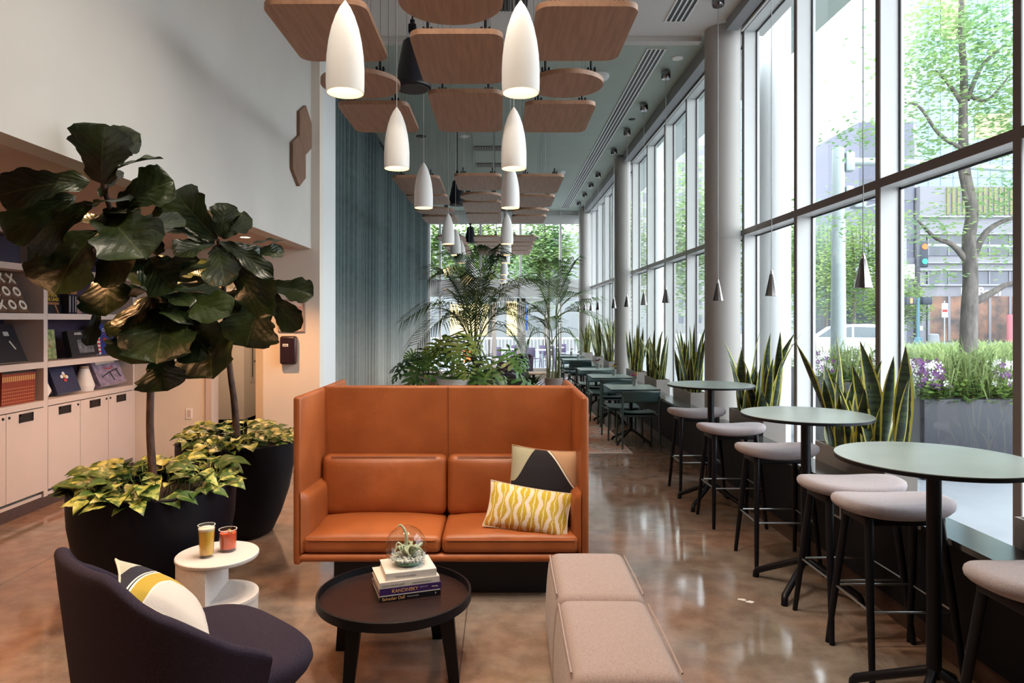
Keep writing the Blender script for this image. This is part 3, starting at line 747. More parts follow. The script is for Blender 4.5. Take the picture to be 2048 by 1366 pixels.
MB().prism([(x * 1.02 + 0.001, y * 1.02) for x, y in half2], 0.262, 0.28).build('low_shelf', sp_m, st, angle=30)
def drink(name, label, x, y, r0, r1, h, liq, level, foam, extra):
    o = thing(name, label, 'drink', (x, y, SZ))
    MB().lathe([(0, 0), (r0 * 0.96, 0), (r0, 0.004), (r1, h), (r1 - 0.002, h), (r0 - 0.003, 0.016), (0, 0.014)], 36).build('glass', clear_glass, o, angle=50)
    k = (level - 0.016) / h
    ra, rb = r0 - 0.004 + (r1 - r0) * 0.016 / h, r0 - 0.004 + (r1 - r0) * level / h
    MB().lathe([(0, 0.0165), (ra, 0.0165), (rb, level), (0, level)], 36).build('liquid', liq, o, angle=50)
    rim = MB().lathe([(r1 - 0.0026, h - 0.0015), (r1 + 0.0006, h - 0.0015), (r1 + 0.0006, h + 0.0006), (r1 - 0.0026, h + 0.0006)], 36); rim.build('glass_rim', mat('rim_highlight_glass', (0.8, 0.82, 0.82), 0.1, noise_amt=0.02), o)
    if foam:
        MB().lathe([(0, level), (rb + 0.001, level), (rb + 0.003, level + foam * 0.7), (rb * 0.8, level + foam), (0, level + foam * 0.9)], 36).build('foam', mat('drink_foam', (0.86, 0.76, 0.62), 0.8, bump=0.4, bscale=300), o, angle=60)
    if extra: extra(o)
    return o
drink('tall_glass', 'tall glass of golden foam-topped drink on the pale side table', -1.548, 3.60, 0.036, 0.0435, 0.170, mat('golden_drink', (0.92, 0.52, 0.07), 0.25, trans=0.1, noise_amt=0.08), 0.142, 0.016, None)
def lime(o):
    m = MB().grid(lambda u, v: ((0.022 + 0.012 * v) * cos(2.2 * u - 1.1), -0.01 - 0.024 * v + 0.004 * sin(3 * u), 0.085 + 0.035 * u + 0.006 * v), 8, 3)
    solidify(m.build('lime_peel', mat('lime_peel_green', (0.42, 0.55, 0.06), 0.45, noise_amt=0.2, nscale=90), o), 0.003)
    ic = MB()
    for (dx, dy, a) in ((-0.012, -0.006, 0.4), (0.010, 0.012, 1.2), (-0.004, 0.016, 2.0)):
        ic.rbox(-0.011, 0.011, -0.011, 0.011, -0.008, 0.008, 0.003, 2, Matrix.Translation((dx, dy, 0.096)) @ Matrix.Rotation(a, 4, 'Z') @ Matrix.Rotation(0.4, 4, 'X'), k=1)
    ic.build('ice', mat('pink_ice', (0.9, 0.45, 0.38), 0.15, trans=0.5, noise_amt=0.05), o)
drink('tumbler', 'short tumbler of red iced drink with lime peel on the pale side table', -1.475, 3.70, 0.044, 0.047, 0.118, mat('red_drink', (0.92, 0.13, 0.05), 0.2, trans=0.15, noise_amt=0.15), 0.098, 0, lime)

# ------------------------------------------------------------------ dark lounge chair
def wool(name, a, b_, sheen=0.1): return mat(name, a, 0.95, spec=0.15, col2=b_, nscale=220, bump=0.25, bscale=350, sheen=sheen)
lounge_m = wool('aubergine_wool', (0.036, 0.027, 0.042), (0.022, 0.017, 0.028), 0.0)
ch = thing('lounge_chair', 'dark aubergine lounge chair with a curved back facing the coffee table', 'lounge chair', (-1.26, 2.74, 0), radians(-41))
def shell(u, v, off):
    """u 0..1 around the back from one arm tip to the other, v 0..1 bottom to top; faces local +y"""
    a = (u - 0.5) * 2
    hw = 0.415 + off; dp = 0.40 + off
    th = a * radians(97)
    e = 0.78
    sx = math.copysign(abs(sin(th)) ** e, sin(th)); cy = math.copysign(abs(cos(th)) ** e, cos(th))
    x, y = hw * sx, -dp * cy + 0.02
    q = min(1.0, max(0.0, (abs(a) - 0.22) / 0.36)); drop = q * q * (3 - 2 * q); q2 = min(1.0, max(0.0, (abs(a) - 0.50) / 0.50))
    top = 0.865 - 0.12 * drop - 0.25 * q2 ** 1.5
    bot = 0.24
    z_ = bot + (top - bot) * v
    lean = 0.055 * (v ** 1.3)
    tuck = (1 - v) ** 2 * 0.02
    s_ = 1 + (lean - tuck) / 0.45
    return Vector((x * s_, y * s_, z_))
m = MB(); NU, NV = 56, 14
def closed(u, w):
    # w runs over outer face up, rounded rim, inner face down
    T = 0.022
    if w < 0.42: return shell(u, w / 0.42, 0.0)
    if w > 0.58: return shell(u, (1 - w) / 0.42, -2 * T) + Vector((0, 0, 0))
    k_ = (w - 0.42) / 0.16; p, q = shell(u, 1, 0.0), shell(u, 1, -2 * T)
    c_ = (p + q) / 2; h = (p - q) / 2
    return c_ + h * cos(pi * k_) + Vector((0, 0, 0.022 * sin(pi * k_)))
m.grid(closed, NU, 40)
for u in (0.0, 1.0):
    n_ = 40; ring = [closed(u, i / n_) for i in range(n_ + 1)]; c0 = sum(ring, Vector()) / len(ring)
    tang = (closed(u, 0.5) - closed(abs(u - 0.02), 0.5)).normalized() * 0.03
    vs = ring + [c0 + tang]
    m.add(vs, [(i, i + 1, n_ + 1) if u > 0.5 else (i + 1, i, n_ + 1) for i in range(n_)])
m.build('backrest', lounge_m, ch, angle=180)
m = MB(); n_ = 64; rings = [(0.0, 0.25), (0.74, 0.25), (0.87, 0.285), (0.96, 0.33), (1.0, 0.365), (0.985, 0.395), (0.94, 0.415), (0.85, 0.424), (0.5, 0.432), (0.0, 0.434)]
def oval(k, f):
    a = 2 * pi * k / n_; e = 2 / 3.4; cx_, sy_ = cos(a), sin(a)
    return (0.405 * f * math.copysign(abs(cx_) ** e, cx_) * (1 + 0.02 * sy_), 0.060 + 0.375 * f * math.copysign(abs(sy_) ** e, sy_))
vs = [(*oval(k, f), z_) for f, z_ in rings for k in range(n_)]
m.add(vs, [(r_ * n_ + k, r_ * n_ + (k + 1) % n_, (r_ + 1) * n_ + (k + 1) % n_, (r_ + 1) * n_ + k) for r_ in range(len(rings) - 1) for k in range(n_)])
m.build('seat', lounge_m, ch, angle=180)
for (x, y) in ((-0.26, -0.22), (0.26, -0.22), (-0.26, 0.26), (0.26, 0.26)):
    MB().tube([(x * 0.8, y * 0.8, 0.27), (x * 1.15, y * 1.15, 0.0)], [0.016, 0.011], 10).build('leg', black_metal, ch)
pillow('arched_cushion', 0.36, 0.40, 0.14, (arch_mat(), tan_l, cream_l), 'square cushion with cream arch and ochre band propped in the lounge chair',
       face_frame((-1.275, 2.58, 0.69), (-0.5, 0.86, 0.0), (-0.66, -0.385, 0.64)))
# ------------------------------------------------------------------ plants
fig_leaf = leaf_mat('fig_leaf', (0.004, 0.010, 0.004), (0.022, 0.034, 0.007), (0.05, 0.065, 0.02), 0.34, 3.2)
bark = mat('fig_bark', (0.115, 0.062, 0.045), 0.85, col2=(0.06, 0.035, 0.028), nscale=30, stretch=(1, 1, 0.4), bump=0.5, bscale=60)
soil = mat('potting_soil', (0.03, 0.02, 0.015), 0.95, noise_amt=0.5, nscale=60, bump=0.8, bscale=80)
def fiddle(t):
    """half width of a fiddle leaf along its length"""
    pts = ((0, 0.02), (0.06, 0.15), (0.18, 0.26), (0.34, 0.25), (0.5, 0.35), (0.68, 0.48), (0.80, 0.485), (0.90, 0.41), (0.96, 0.28), (0.99, 0.15), (1, 0.0))
    for (a, x), (b_, y) in zip(pts, pts[1:]):
        if t <= b_:
            k = (t - a) / (b_ - a); k = k * k * (3 - 2 * k); return x + (y - x) * k
    return 0
def add_leaf(mb, base, tip, width, nrm, droop=0.08, fold=0.25, wave=0.02, seed=0, prof=fiddle, nu=10, nv=22):
    """a leaf from base to tip, surface normal near nrm"""
    base, tip, nrm = Vector(base), Vector(tip), Vector(nrm)
    L = (tip - base).length; d = (tip - base) / max(L, 1e-6)
    side = d.cross(nrm)
    if side.length < 0.05: side = d.cross(Vector((0.3, -1, 0.5)))
    side.normalize(); nn = side.cross(d).normalized()
    vs, uvs, fs = [], [], []
    for j in range(nv + 1):
        t = j / nv; hw = prof(t) * width * (1 + (0.07 * sin(t * 23 + seed * 1.7) + 0.04 * sin(t * 41 + seed) if prof is fiddle else 0))
        arch = nn * (droop * L * 4 * t * (1 - t)) if droop else Vector()
        for i in range(nu + 1):
            q = 2 * i / nu - 1
            wv = wave * L * sin(t * 17 + seed + (2.2 if q > 0 else 0)) * q * q
            p = base + d * (t * L) + side * (q * hw) + nn * (fold * abs(q) * hw + wv) + arch
            vs.append(p); uvs.append((i / nu, t))
    for j in range(nv):
        for i in range(nu):
            a = j * (nu + 1) + i; fs.append((a, a + 1, a + nu + 2, a + nu + 1))
    mb.add(vs, fs, uvs)
planter_m = mat('navy_black_planter', (0.004, 0.004, 0.008), 0.55, spec=0.2, noise_amt=0.15, nscale=12, bump=0.06, bscale=30)
def heart(t):
    pts = ((0, 0.12), (0.05, 0.36), (0.18, 0.50), (0.35, 0.47), (0.6, 0.32), (0.85, 0.12), (1, 0.0))
    for (a, x), (b_, y) in zip(pts, pts[1:]):
        if t <= b_:
            k = (t - a) / (b_ - a); return x + (y - x) * k
    return 0
def pothos_mat():
    t = NT('variegated_pothos_leaf', 0.42); u, v, uvv = t.uv(); x, y, z, ov = t.obj()
    mp = t.n('ShaderNodeMapping'); t.link(ov, mp.inputs[0])
    n = t.noise(ov, 26.0, 4); n2 = t.noise(ov, 5.0, 2)
    green = t.mix(n2, (0.025, 0.065, 0.010), (0.06, 0.12, 0.018))
    k = t.math('ADD', t.math('SUBTRACT', n, 0.05), t.math('MULTIPLY', t.math('SUBTRACT', n2, 0.5), 1.0))
    c = t.mix(smoothstep(t, k, 0.45, 0.62), green, (0.42, 0.43, 0.10))
    c = t.mix(smoothstep(t, k, 0.66, 0.8), c, (0.62, 0.60, 0.30))
    mid = t.math('LESS_THAN', t.math('ABSOLUTE', t.math('SUBTRACT', u, 0.5)), 0.02)
    t.color(t.mix(mid, c, (0.25, 0.3, 0.08))); t.bump(t.noise(ov, 40, 2), 0.2)
    return t.m
pothos_m = pothos_mat()
def fig_tree(name, label, loc, trunk, leaves, filler, seed, pots):
    rnd = random.Random(seed); L = Vector(loc)
    o = thing(name, label, 'potted tree', loc)
    MB().lathe([(0, 0.0), (0.26, 0.0), (0.29, 0.02), (0.355, 0.16), (0.42, 0.36), (0.455, 0.56), (0.462, 0.70), (0.460, 0.755), (0.448, 0.762), (0.436, 0.75), (0.432, 0.68), (0, 0.68)], 64).build('planter', planter_m, o, angle=35)
    MB().lathe([(0, 0.715), (0.2, 0.712), (0.434, 0.69)], 32).build('soil', soil, o)
    tm = MB(); 
    for pl, r0, r1 in trunk:
        pts, rr = curl(pl[0], [Vector(b_) - Vector(a) for a, b_ in zip(pl, pl[1:])], 1.0)
        n = len(pts); tm.tube([p - L for p in pts], [r0 + (r1 - r0) * i / (n - 1) for i in range(n)], 12)
    tm.build('trunk', bark, o, angle=60)
    lm = MB()
    for i, lf in enumerate(leaves):
        b_, t_, w, nr = lf[:4]; add_leaf(lm, Vector(b_) - L, Vector(t_) - L, w, nr, droop=lf[4] if len(lf) > 4 else 0.07, fold=rnd.uniform(0.1, 0.32), wave=rnd.uniform(0.012, 0.03), seed=i)
    for c, rad, n in filler:
        for k in range(n):
            a = rnd.uniform(0, 2 * pi); el = rnd.uniform(-0.9, 0.6); d = Vector((cos(a) * cos(el), sin(a) * cos(el), sin(el)))
            b_ = Vector(c) + Vector((d.x * rad[0], d.y * rad[1], d.z * rad[2])) * rnd.uniform(0.1, 0.4)
            ln = rnd.uniform(0.26, 0.40); t_ = b_ + Vector((d.x * rad[0], d.y * rad[1], d.z * rad[2])).normalized() * ln
            add_leaf(lm, b_ - L, t_ - L, ln * rnd.uniform(0.55, 0.75), d.cross(Vector((-d.y, d.x, 0))) + Vector((0, -0.5, 0.6)), droop=rnd.uniform(0.02, 0.1), fold=rnd.uniform(0.1, 0.3), wave=0.02, seed=k)
    lm.build('foliage', fig_leaf, o, angle=180)
    pm_ = MB()
    for k in range(pots):
        a = rnd.uniform(0, 2 * pi); r_ = 0.42 * rnd.random() ** 0.42
        base = Vector((r_ * cos(a), r_ * sin(a), 0.70 + 0.02 * rnd.random()))
        out = Vector((cos(a), sin(a), 0)); hh = rnd.uniform(0.04, 0.17) * (1.15 - 0.4 * r_ / 0.4)
        mid = base + out * rnd.uniform(0.0, 0.07) + Vector((rnd.uniform(-.04, .04), rnd.uniform(-.04, .04), hh))
        ln = rnd.uniform(0.075, 0.135); aa = a + rnd.uniform(-1.1, 1.1)
        tip = mid + Vector((cos(aa) * ln, sin(aa) * ln, rnd.uniform(-0.065, 0.03)))
        pm_.tube([base, (base + mid) / 2 + out * 0.01, mid], 0.0025, 5)
        add_leaf(pm_, mid, tip, ln * rnd.uniform(0.8, 1.0), Vector((cos(aa) * 0.6, sin(aa) * 0.6 - 0.35, 1)), droop=0.10, fold=0.22, wave=0.01, seed=k, prof=heart, nu=6, nv=8)
    pm_.build('pothos_foliage', pothos_m, o, angle=180)
    return o
def LP(Y0, y_hi, amt):
    def dep(py): return Y0 - amt * min(1, max(0, (y_hi - py) / 180.0))
    def f(bx, by, tx, ty, w, dy=-0.08, nr=(0, -1, 0.35), droop=0.07):
        Y = dep(by); b_ = P(bx, by, Y); t_ = P(tx, ty, Y + dy); return (b_, t_, w * Y / FP, nr, droop)
    f.dep = dep
    return f
Y1 = 4.13; l1 = LP(Y1, 560, 0.62)
leaves1 = [
    l1(205, 368, 212, 248, 125, -0.10, (0.15, -1, 0.1)), l1(208, 360, 282, 268, 95, -0.02, (-0.35, -1, 0.2)), l1(222, 345, 327, 318, 62, 0.1, (0.1, -0.25, 1)),
    l1(180, 362, -4, 392, 92, -0.12, (0.2, -1, 0.3)), l1(150, 392, 12, 478, 84, -0.1, (0.3, -1, 0.35)), l1(185, 405, 60, 500, 72, 0.05, (0.4, -1, 0.2)),
    l1(150, 432, 258, 400, 66, -0.15, (0.0, -0.35, 1)), l1(235, 418, 348, 362, 96, 0.05, (0.2, -1, 0.25)), l1(205, 425, 292, 520, 130, -0.25, (0.35, -1, 0.35)),
    l1(195, 460, 110, 590, 150, -0.2, (-0.1, -1, 0.25)), l1(215, 480, 252, 562, 96, -0.28, (0, -1, 0.1)), l1(228, 535, 212, 632, 100, -0.22, (0.1, -1, 0.1)),
    l1(175, 470, 60, 545, 80, 0.08, (0.3, -1, 0.3)), l1(200, 395, 240, 340, 50, 0.06, (-0.3, -1, 0.1)),
    l1(345, 608, 312, 728, 145, -0.30, (0.1, -1, 0.3)), l1(352, 606, 462, 632, 80, -0.22, (0.1, -0.9, 0.6)), l1(350, 612, 425, 712, 105, -0.18, (-0.2, -1, 0.3)),
    l1(342, 602, 256, 578, 44, -0.25, (0, -0.5, 1)), l1(290, 640, 262, 728, 105, -0.1, (0.3, -1, 0.1)), l1(325, 712, 334, 782, 108, -0.05, (0, -1, 0.05)),
    l1(338, 595, 300, 520, 70, 0.15, (0.2, -1, 0.2)), l1(300, 470, 238, 430, 66, 0.1, (0.2, -0.8, 0.6)), l1(196, 612, 172, 692, 34, -0.05, (0.9, -0.6, 0.1)),
    l1(300, 520, 350, 580, 84, -0.1, (-0.1, -1, 0.2)), l1(262, 520, 330, 560, 84, 0.05, (0.2, -1, 0.4)), l1(265, 470, 372, 440, 74, 0.12, (0.1, -0.6, 0.8)),
]
tr1 = [([P(306, 950, Y1 - 0.05) + Vector((0, 0, -0.02)), P(300, 850, Y1), P(304, 740, Y1), P(318, 650, Y1), P(280, 540, l1.dep(540)), P(225, 430, l1.dep(430)), P(203, 350, l1.dep(350))], 0.024, 0.011), ([P(318, 650, Y1), P(335, 620, Y1 - 0.03), P(345, 604, Y1 - 0.05)], 0.012, 0.008)]
fig_tree('fiddle_leaf_fig', 'larger fiddle leaf fig in dark bowl planter next to the stepped side table', (-2.09, 4.13, 0), tr1, leaves1,
         [(P(305, 585, Y1 + 0.05), (0.18, 0.18, 0.22), 20), (P(215, 460, Y1 - 0.35), (0.2, 0.15, 0.16), 10)], 11, 190)
Y2 = 5.6; l2 = LP(Y2, 640, 1.05)
leaves2 = [
    l2(434, 478, 348, 382, 88, -0.1, (-0.3, -1, 0.4)), l2(430, 482, 310, 415, 92, -0.05, (0.2, -1, 0.4)), l2(440, 474, 455, 406, 58, 0.02, (0.1, -1, 0.1)), l2(444, 476, 505, 438, 56, 0.0, (-0.3, -1, 0.3)),
    l2(442, 482, 548, 556, 40, -0.2, (-0.6, -0.7, 0.8)), l2(430, 486, 350, 512, 64, -0.2, (0.1, -0.8, 0.7)), l2(436, 490, 452, 572, 76, -0.25, (0.1, -1, 0.3)), l2(446, 492, 545, 632, 64, -0.3, (-0.7, -1, 0.3)),
    l2(452, 488, 522, 524, 58, 0.1, (0.2, -0.8, 0.6)), l2(495, 492, 567, 482, 26, 0.15, (0, -0.4, 1)), l2(500, 505, 568, 504, 34, 0.1, (0.1, -1, 0.3)), l2(536, 572, 627, 592, 58, -0.05, (0.1, -1, 0.5)),
    l2(530, 575, 601, 658, 58, -0.05, (-0.4, -1, 0.2)), l2(525, 598, 492, 695, 120, -0.1, (0.1, -1, 0.1)), l2(430, 655, 425, 758, 125, -0.35, (-0.15, -1, 0.2)), l2(445, 640, 462, 690, 55, -0.2, (-0.7, -0.8, 0.2)),
    l2(455, 600, 540, 650, 70, 0, (0.1, -1, 0.2)), l2(470, 560, 520, 560, 60, 0.1, (0, -1, 0.5)), l2(410, 560, 350, 600, 70, 0.05, (0.2, -1, 0.3)), l2(400, 520, 290, 560, 72, 0.1, (0.1, -1, 0.4)),
    l2(470, 520, 545, 600, 66, 0.05, (-0.3, -1, 0.3)), l2(480, 620, 470, 690, 80, 0.1, (0.2, -1, 0.1)),
]
tr2 = [([P(474, 872, Y2), P(468, 800, Y2), P(460, 740, Y2), P(452, 640, Y2), P(446, 560, l2.dep(560)), P(436, 480, l2.dep(480))], 0.030, 0.012), ([P(450, 600, l2.dep(600)), P(500, 580, l2.dep(580)), P(535, 572, l2.dep(572))], 0.014, 0.008)]
fig_tree('fiddle_leaf_fig', 'fiddle leaf fig in dark bowl planter right behind the orange sofa wing', (-2.17, 5.62, 0), tr2, leaves2,
         [(P(450, 585, Y2 - 0.1), (0.3, 0.22, 0.26), 26), (P(395, 560, Y2 - 0.1), (0.22, 0.18, 0.18), 10)], 12, 180)

# snake plants in planters on the window ledge
def snake_mat():
    t = NT('snake_plant_blade', 0.5); u, v, uvv = t.uv(); x, y, z, ov = t.obj()
    au = t.math('ABSOLUTE', t.math('SUBTRACT', u, 0.5))
    mp = t.n('ShaderNodeMapping'); t.link(ov, mp.inputs[0]); mp.inputs['Scale'].default_value = (6, 6, 42)
    band = t.noise(mp.outputs[0], 1.0, 3)
    c = t.mix(smoothstep(t, band, 0.42, 0.6), (0.008, 0.020, 0.007), (0.032, 0.060, 0.022))
    n = t.math('MULTIPLY', t.math('SUBTRACT', t.noise(ov, 14, 2), 0.5), 0.10)
    t.color(t.mix(t.math('GREATER_THAN', t.math('ADD', au, n), 0.375), c, (0.52, 0.47, 0.075))); t.bump(band, 0.15)
    return t.m
snake_m = snake_mat()
box_m = mat('taupe_planter', (0.30, 0.27, 0.25), 0.55, noise_amt=0.06, nscale=10)
def blade(mb, base, h, w, az, lean, curve, twist, seed):
    vs, uvs, fs = [], [], []; nv, nu = 12, 4; d = Vector((cos(az), sin(az), 0))
    for j in range(nv + 1):
        t = j / nv; hw = w / 2 * min(1.0, 0.62 + 0.8 * t) * (1 if t < 0.55 else max(0, 1 - ((t - 0.55) / 0.45) ** 1.7))
        cpt = Vector(base) + Vector((0, 0, h * t * (1 - 0.12 * curve * t))) + d * (h * (lean * t + curve * t ** 2.4 * 0.5))
        an = az + pi / 2 + twist * (t - 0.3) + seed
        s_ = Vector((cos(an), sin(an), 0)); n_ = Vector((-sin(an), cos(an), 0))
        for i in range(nu + 1):
            q = 2 * i / nu - 1
            vs.append(cpt + s_ * (q * hw) + n_ * (0.35 * hw * q * q + 0.004 * sin(9 * t + seed))); uvs.append((i / nu, t))
    for j in range(nv):
        for i in range(nu):
            a = j * (nu + 1) + i; fs.append((a, a + 1, a + nu + 2, a + nu + 1))
    mb.add(vs, fs, uvs)
def snake_planter(y0, y1, label, n, hmin, hmax, seed, tall=()):
    rnd = random.Random(seed); Lh = (y1 - y0) / 2
    o = thing('snake_plant_planter', label, 'potted plant', (2.562, (y0 + y1) / 2, 0.271), 0, 'snake plants on the window ledge')
    w = 0.105; H = 0.54
    b_ = MB(); b_.box(-w, w, -Lh, Lh, 0, 0.03); b_.box(-w, -w + 0.012, -Lh, Lh, 0.03, H); b_.box(w - 0.012, w, -Lh, Lh, 0.03, H); b_.box(-w + 0.012, w - 0.012, -Lh, -Lh + 0.012, 0.03, H); b_.box(-w + 0.012, w - 0.012, Lh - 0.012, Lh, 0.03, H)
    b_.build('planter_box', box_m, o, smooth=False)
    MB().box(-w + 0.012, w - 0.012, -Lh + 0.012, Lh - 0.012, H - 0.08, H - 0.04).build('soil', soil, o, smooth=False)
    m = MB()
    for k in range(n):
        yy = -Lh + 0.07 + (2 * Lh - 0.14) * (k + rnd.uniform(0.1, 0.9)) / n; xx = rnd.uniform(-0.06, 0.05)
        h = rnd.uniform(hmin, hmax) * rnd.choice((1.0, 1.0, 0.8, 0.6, 0.45)); lean = rnd.uniform(0.0, 0.34)
        az = rnd.choice([pi / 2, -pi / 2]) + rnd.uniform(-0.9, 0.9)
        if abs(yy) > Lh * 0.6: az = math.copysign(pi / 2, yy) + rnd.uniform(-0.5, 0.5); lean += 0.12
        if cos(az) * lean > 0.08: lean *= 0.4
        blade(m, (xx, yy, H - 0.07), h, (rnd.uniform(0.075, 0.115) if y0 < 7 else rnd.uniform(0.05, 0.08)), az, lean, rnd.uniform(-0.1, 0.42), rnd.uniform(-1.4, 1.4), rnd.uniform(-0.7, 0.7))
    for (yy, h, az, lean, cv) in tall: blade(m, (0, yy, H - 0.07), h, 0.075, az, lean, cv, 0.6, 0.3)
    m.build('foliage', snake_m, o, angle=180)
    return o
snake_planter(2.35, 3.26, 'snake plant planter on the ledge at the frame edge beside the big bar table', 20, 0.45, 0.62, 21)
snake_planter(4.36, 5.32, 'snake plant planter with tall spread blades between the two large bar tables', 26, 0.55, 0.92, 25, [(-0.42, 0.70, -1.9, 0.5, 0.15), (-0.3, 0.8, -1.3, 0.25, 0.2), (0.25, 0.95, 1.8, 0.05, 0.1)])
snake_planter(6.37, 7.32, 'snake plant planter between the thick round column and the middle bar table', 26, 0.55, 0.95, 23, [(-0.3, 0.95, -1.2, 0.2, 0.5), (-0.42, 0.7, -1.6, 0.35, 0.1)])
snake_planter(8.80, 9.68, 'snake plant planter just beyond the thick round column', 34, 0.6, 1.0, 24)
snake_planter(10.72, 11.6, 'snake plant planter second beyond the thick round column', 34, 0.6, 0.95, 26)
snake_planter(12.28, 13.3, 'snake plant planter just before the slimmer second column', 34, 0.6, 0.95, 27)
snake_planter(15.4, 16.2, 'snake plant planter just past the slimmer second column', 34, 0.7, 1.15, 28)
snake_planter(17.4, 18.2, 'snake plant planter second past the slimmer column', 34, 0.7, 1.15, 29)
snake_planter(19.6, 20.4, 'snake plant planter nearest the glass end wall', 34, 0.7, 1.15, 30)

# palms
palm_m = mat('palm_leaflet', (0.028, 0.060, 0.016), 0.45, col2=(0.016, 0.036, 0.012), nscale=3)
palm_l = mat('palm_leaflet_bright', (0.11, 0.19, 0.045), 0.45, col2=(0.03, 0.075, 0.018), nscale=2.5)
stem_m = mat('palm_cane', (0.22, 0.24, 0.09), 0.5, col2=(0.12, 0.13, 0.05), nscale=20, stretch=(0.3, 0.3, 3))
def frond(ml, ms, base, mid, tip, nl, ll, rnd, spread=1.0):
    base, mid, tip = Vector(base), Vector(mid), Vector(tip); pts = []
    for i in range(25):
        t = i / 24; pts.append(base * (1 - t) ** 2 + mid * 2 * t * (1 - t) + tip * t * t)
    ms.tube(pts, [0.011 * (1 - 0.8 * i / 24) + 0.0015 for i in range(25)], 6)
    Lr = sum((pts[i + 1] - pts[i]).length for i in range(24)); nl = max(10, int(Lr * 0.72 / 0.042))
    for k in range(nl):
        t = 0.28 + 0.72 * (k + 0.5) / nl; i = min(23, int(t * 24)); f_ = t * 24 - i
        p = pts[i].lerp(pts[i + 1], f_); tg = (pts[i + 1] - pts[i]).normalized()
        side = tg.cross(Vector((0, 0, 1)))
        side = side.normalized() if side.length > 0.1 else Vector((1, 0, 0))
        upv = side.cross(tg).normalized()
        ln = ll * (0.45 + 0.9 * sin(pi * min(1, (t - 0.2) / 0.85))) * rnd.uniform(0.85, 1.1)
        for sg in (-1, 1):
            d = (tg * 0.75 + side * sg * 0.9 * spread + upv * 0.22).normalized()
            e = p + d * ln + Vector((0, 0, -0.22 * ln - 0.25 * ln * t)); c_ = p + d * ln * 0.5 + Vector((0, 0, 0.02 * ln))
            w = d.cross(upv).normalized() * 0.0075
            ml.add([p - w * 0.5, p + w * 0.5, c_ - w * 1.3, c_ + w * 1.3, e], [(0, 1, 3, 2), (2, 3, 4)], [(0, 0), (1, 0), (0, .5), (1, .5), (.5, 1)])
def palm(name, label, loc, pot, stems, fronds, seed, lm=palm_m, ll=0.34, nl=30):
    rnd = random.Random(seed); o = thing(name, label, 'potted palm', loc); pot(o)
    ml, ms, mc = MB(), MB(), MB()
    for (a, b_, r0) in stems: mc.tube([Vector(a) + (Vector(b_) - Vector(a)) * t_ + Vector((0.02 * sin(3 * t_), 0, 0)) for t_ in (0, .25, .5, .75, 1)], [r0, r0 * .95, r0 * .85, r0 * .7, r0 * .5], 8)
    for (a, m_, t_) in fronds: frond(ml, ms, a, m_, t_, nl, ll, rnd)
    mc.build('cane', stem_m, o); ms.build('frond_rib', stem_m, o); ml.build('foliage', lm, o, smooth=False)
    return o
conc = mat('pale_concrete_pot', (0.62, 0.60, 0.57), 0.7, noise_amt=0.08, nscale=12, bump=0.15, bscale=60)
conc_w = mat('white_fibre_pot', (0.72, 0.73, 0.72), 0.5, noise_amt=0.04, nscale=10)
conc_b = mat('beige_pot', (0.60, 0.50, 0.44), 0.7, noise_amt=0.08, nscale=10)
taupe_pot = mat('taupe_clay_pot', (0.36, 0.28, 0.25), 0.7, noise_amt=0.1, nscale=14)
def pot_round(m_, r, h, r_b):
    def f(o):
        MB().lathe([(0, 0), (r_b, 0), (r_b + (r - r_b) * .5, h * .45), (r, h - 0.02), (r, h), (r - 0.025, h), (r - 0.03, h - 0.08), (0, h - 0.08)], 40).build('pot', m_, o, angle=35)
        MB().cyl((0, 0), r - 0.03, h - 0.09, h - 0.06, 24).build('soil', soil, o)
    return f
def pot_box(m_, w, d, h):
    def f(o):
        MB().rbox(-w / 2, w / 2, -d / 2, d / 2, 0, h, 0.012, 2, k=1).build('pot', m_, o); MB().box(-w / 2 + 0.02, w / 2 - 0.02, -d / 2 + 0.02, d / 2 - 0.02, h, h + 0.004).build('soil', soil, o, smooth=False)
    return f
# palm standing in the tall white box planter
PX1 = (-0.22, 11.2, 0); o_ = Vector(PX1)
def W1(px, py, dy=0.0): return P(px, py, 11.2 + dy) - o_
b0 = W1(948, 745)
f1 = [(b0, W1(930, 560), W1(808, 645, -0.5)), (b0, W1(925, 500), W1(855, 560, 0.4)), (b0, W1(930, 560), W1(835, 690, -0.6)), (b0, W1(945, 540), W1(880, 545, -0.8)), (b0, W1(955, 520), W1(1008, 518, 0.2)),
      (b0, W1(960, 560), W1(1088, 568, -0.4)), (b0, W1(962, 570), W1(1075, 660, -0.5)), (b0, W1(970, 600), W1(1050, 705, -0.2)), (b0, W1(955, 540), W1(1030, 600, 0.7)), (b0, W1(945, 560), W1(905, 600, 0.8)),
      (b0, W1(940, 590), W1(880, 650, -0.9)), (b0, W1(950, 540), W1(960, 560, -0.9)), (b0, W1(952, 500), W1(985, 500, 0.5)), (b0, W1(935, 520), W1(905, 520, 0.2)), (b0, W1(960, 590), W1(1060, 620, 0.6))]
palm('palm', 'wide arching palm in a white box pot behind the orange sofa', PX1, pot_box(conc_w, 0.44, 0.42, 0.88), [((-0.02, 0, 0.86), b0 + Vector((0, 0, 0.5)), 0.022), ((0.08, 0.03, 0.86), b0 + Vector((0.1, 0, 0.4)), 0.018), ((-0.1, 0.02, 0.86), b0 + Vector((-0.1, 0, 0.45)), 0.018)], f1, 31, ll=0.50, nl=42)
PX2 = (1.02, 13.0, 0); o_ = Vector(PX2)
def W2(px, py, dy=0.0): return P(px, py, 13.0 + dy) - o_
c1, c2, c3 = W2(1098, 660), W2(1112, 640), W2(1104, 690)
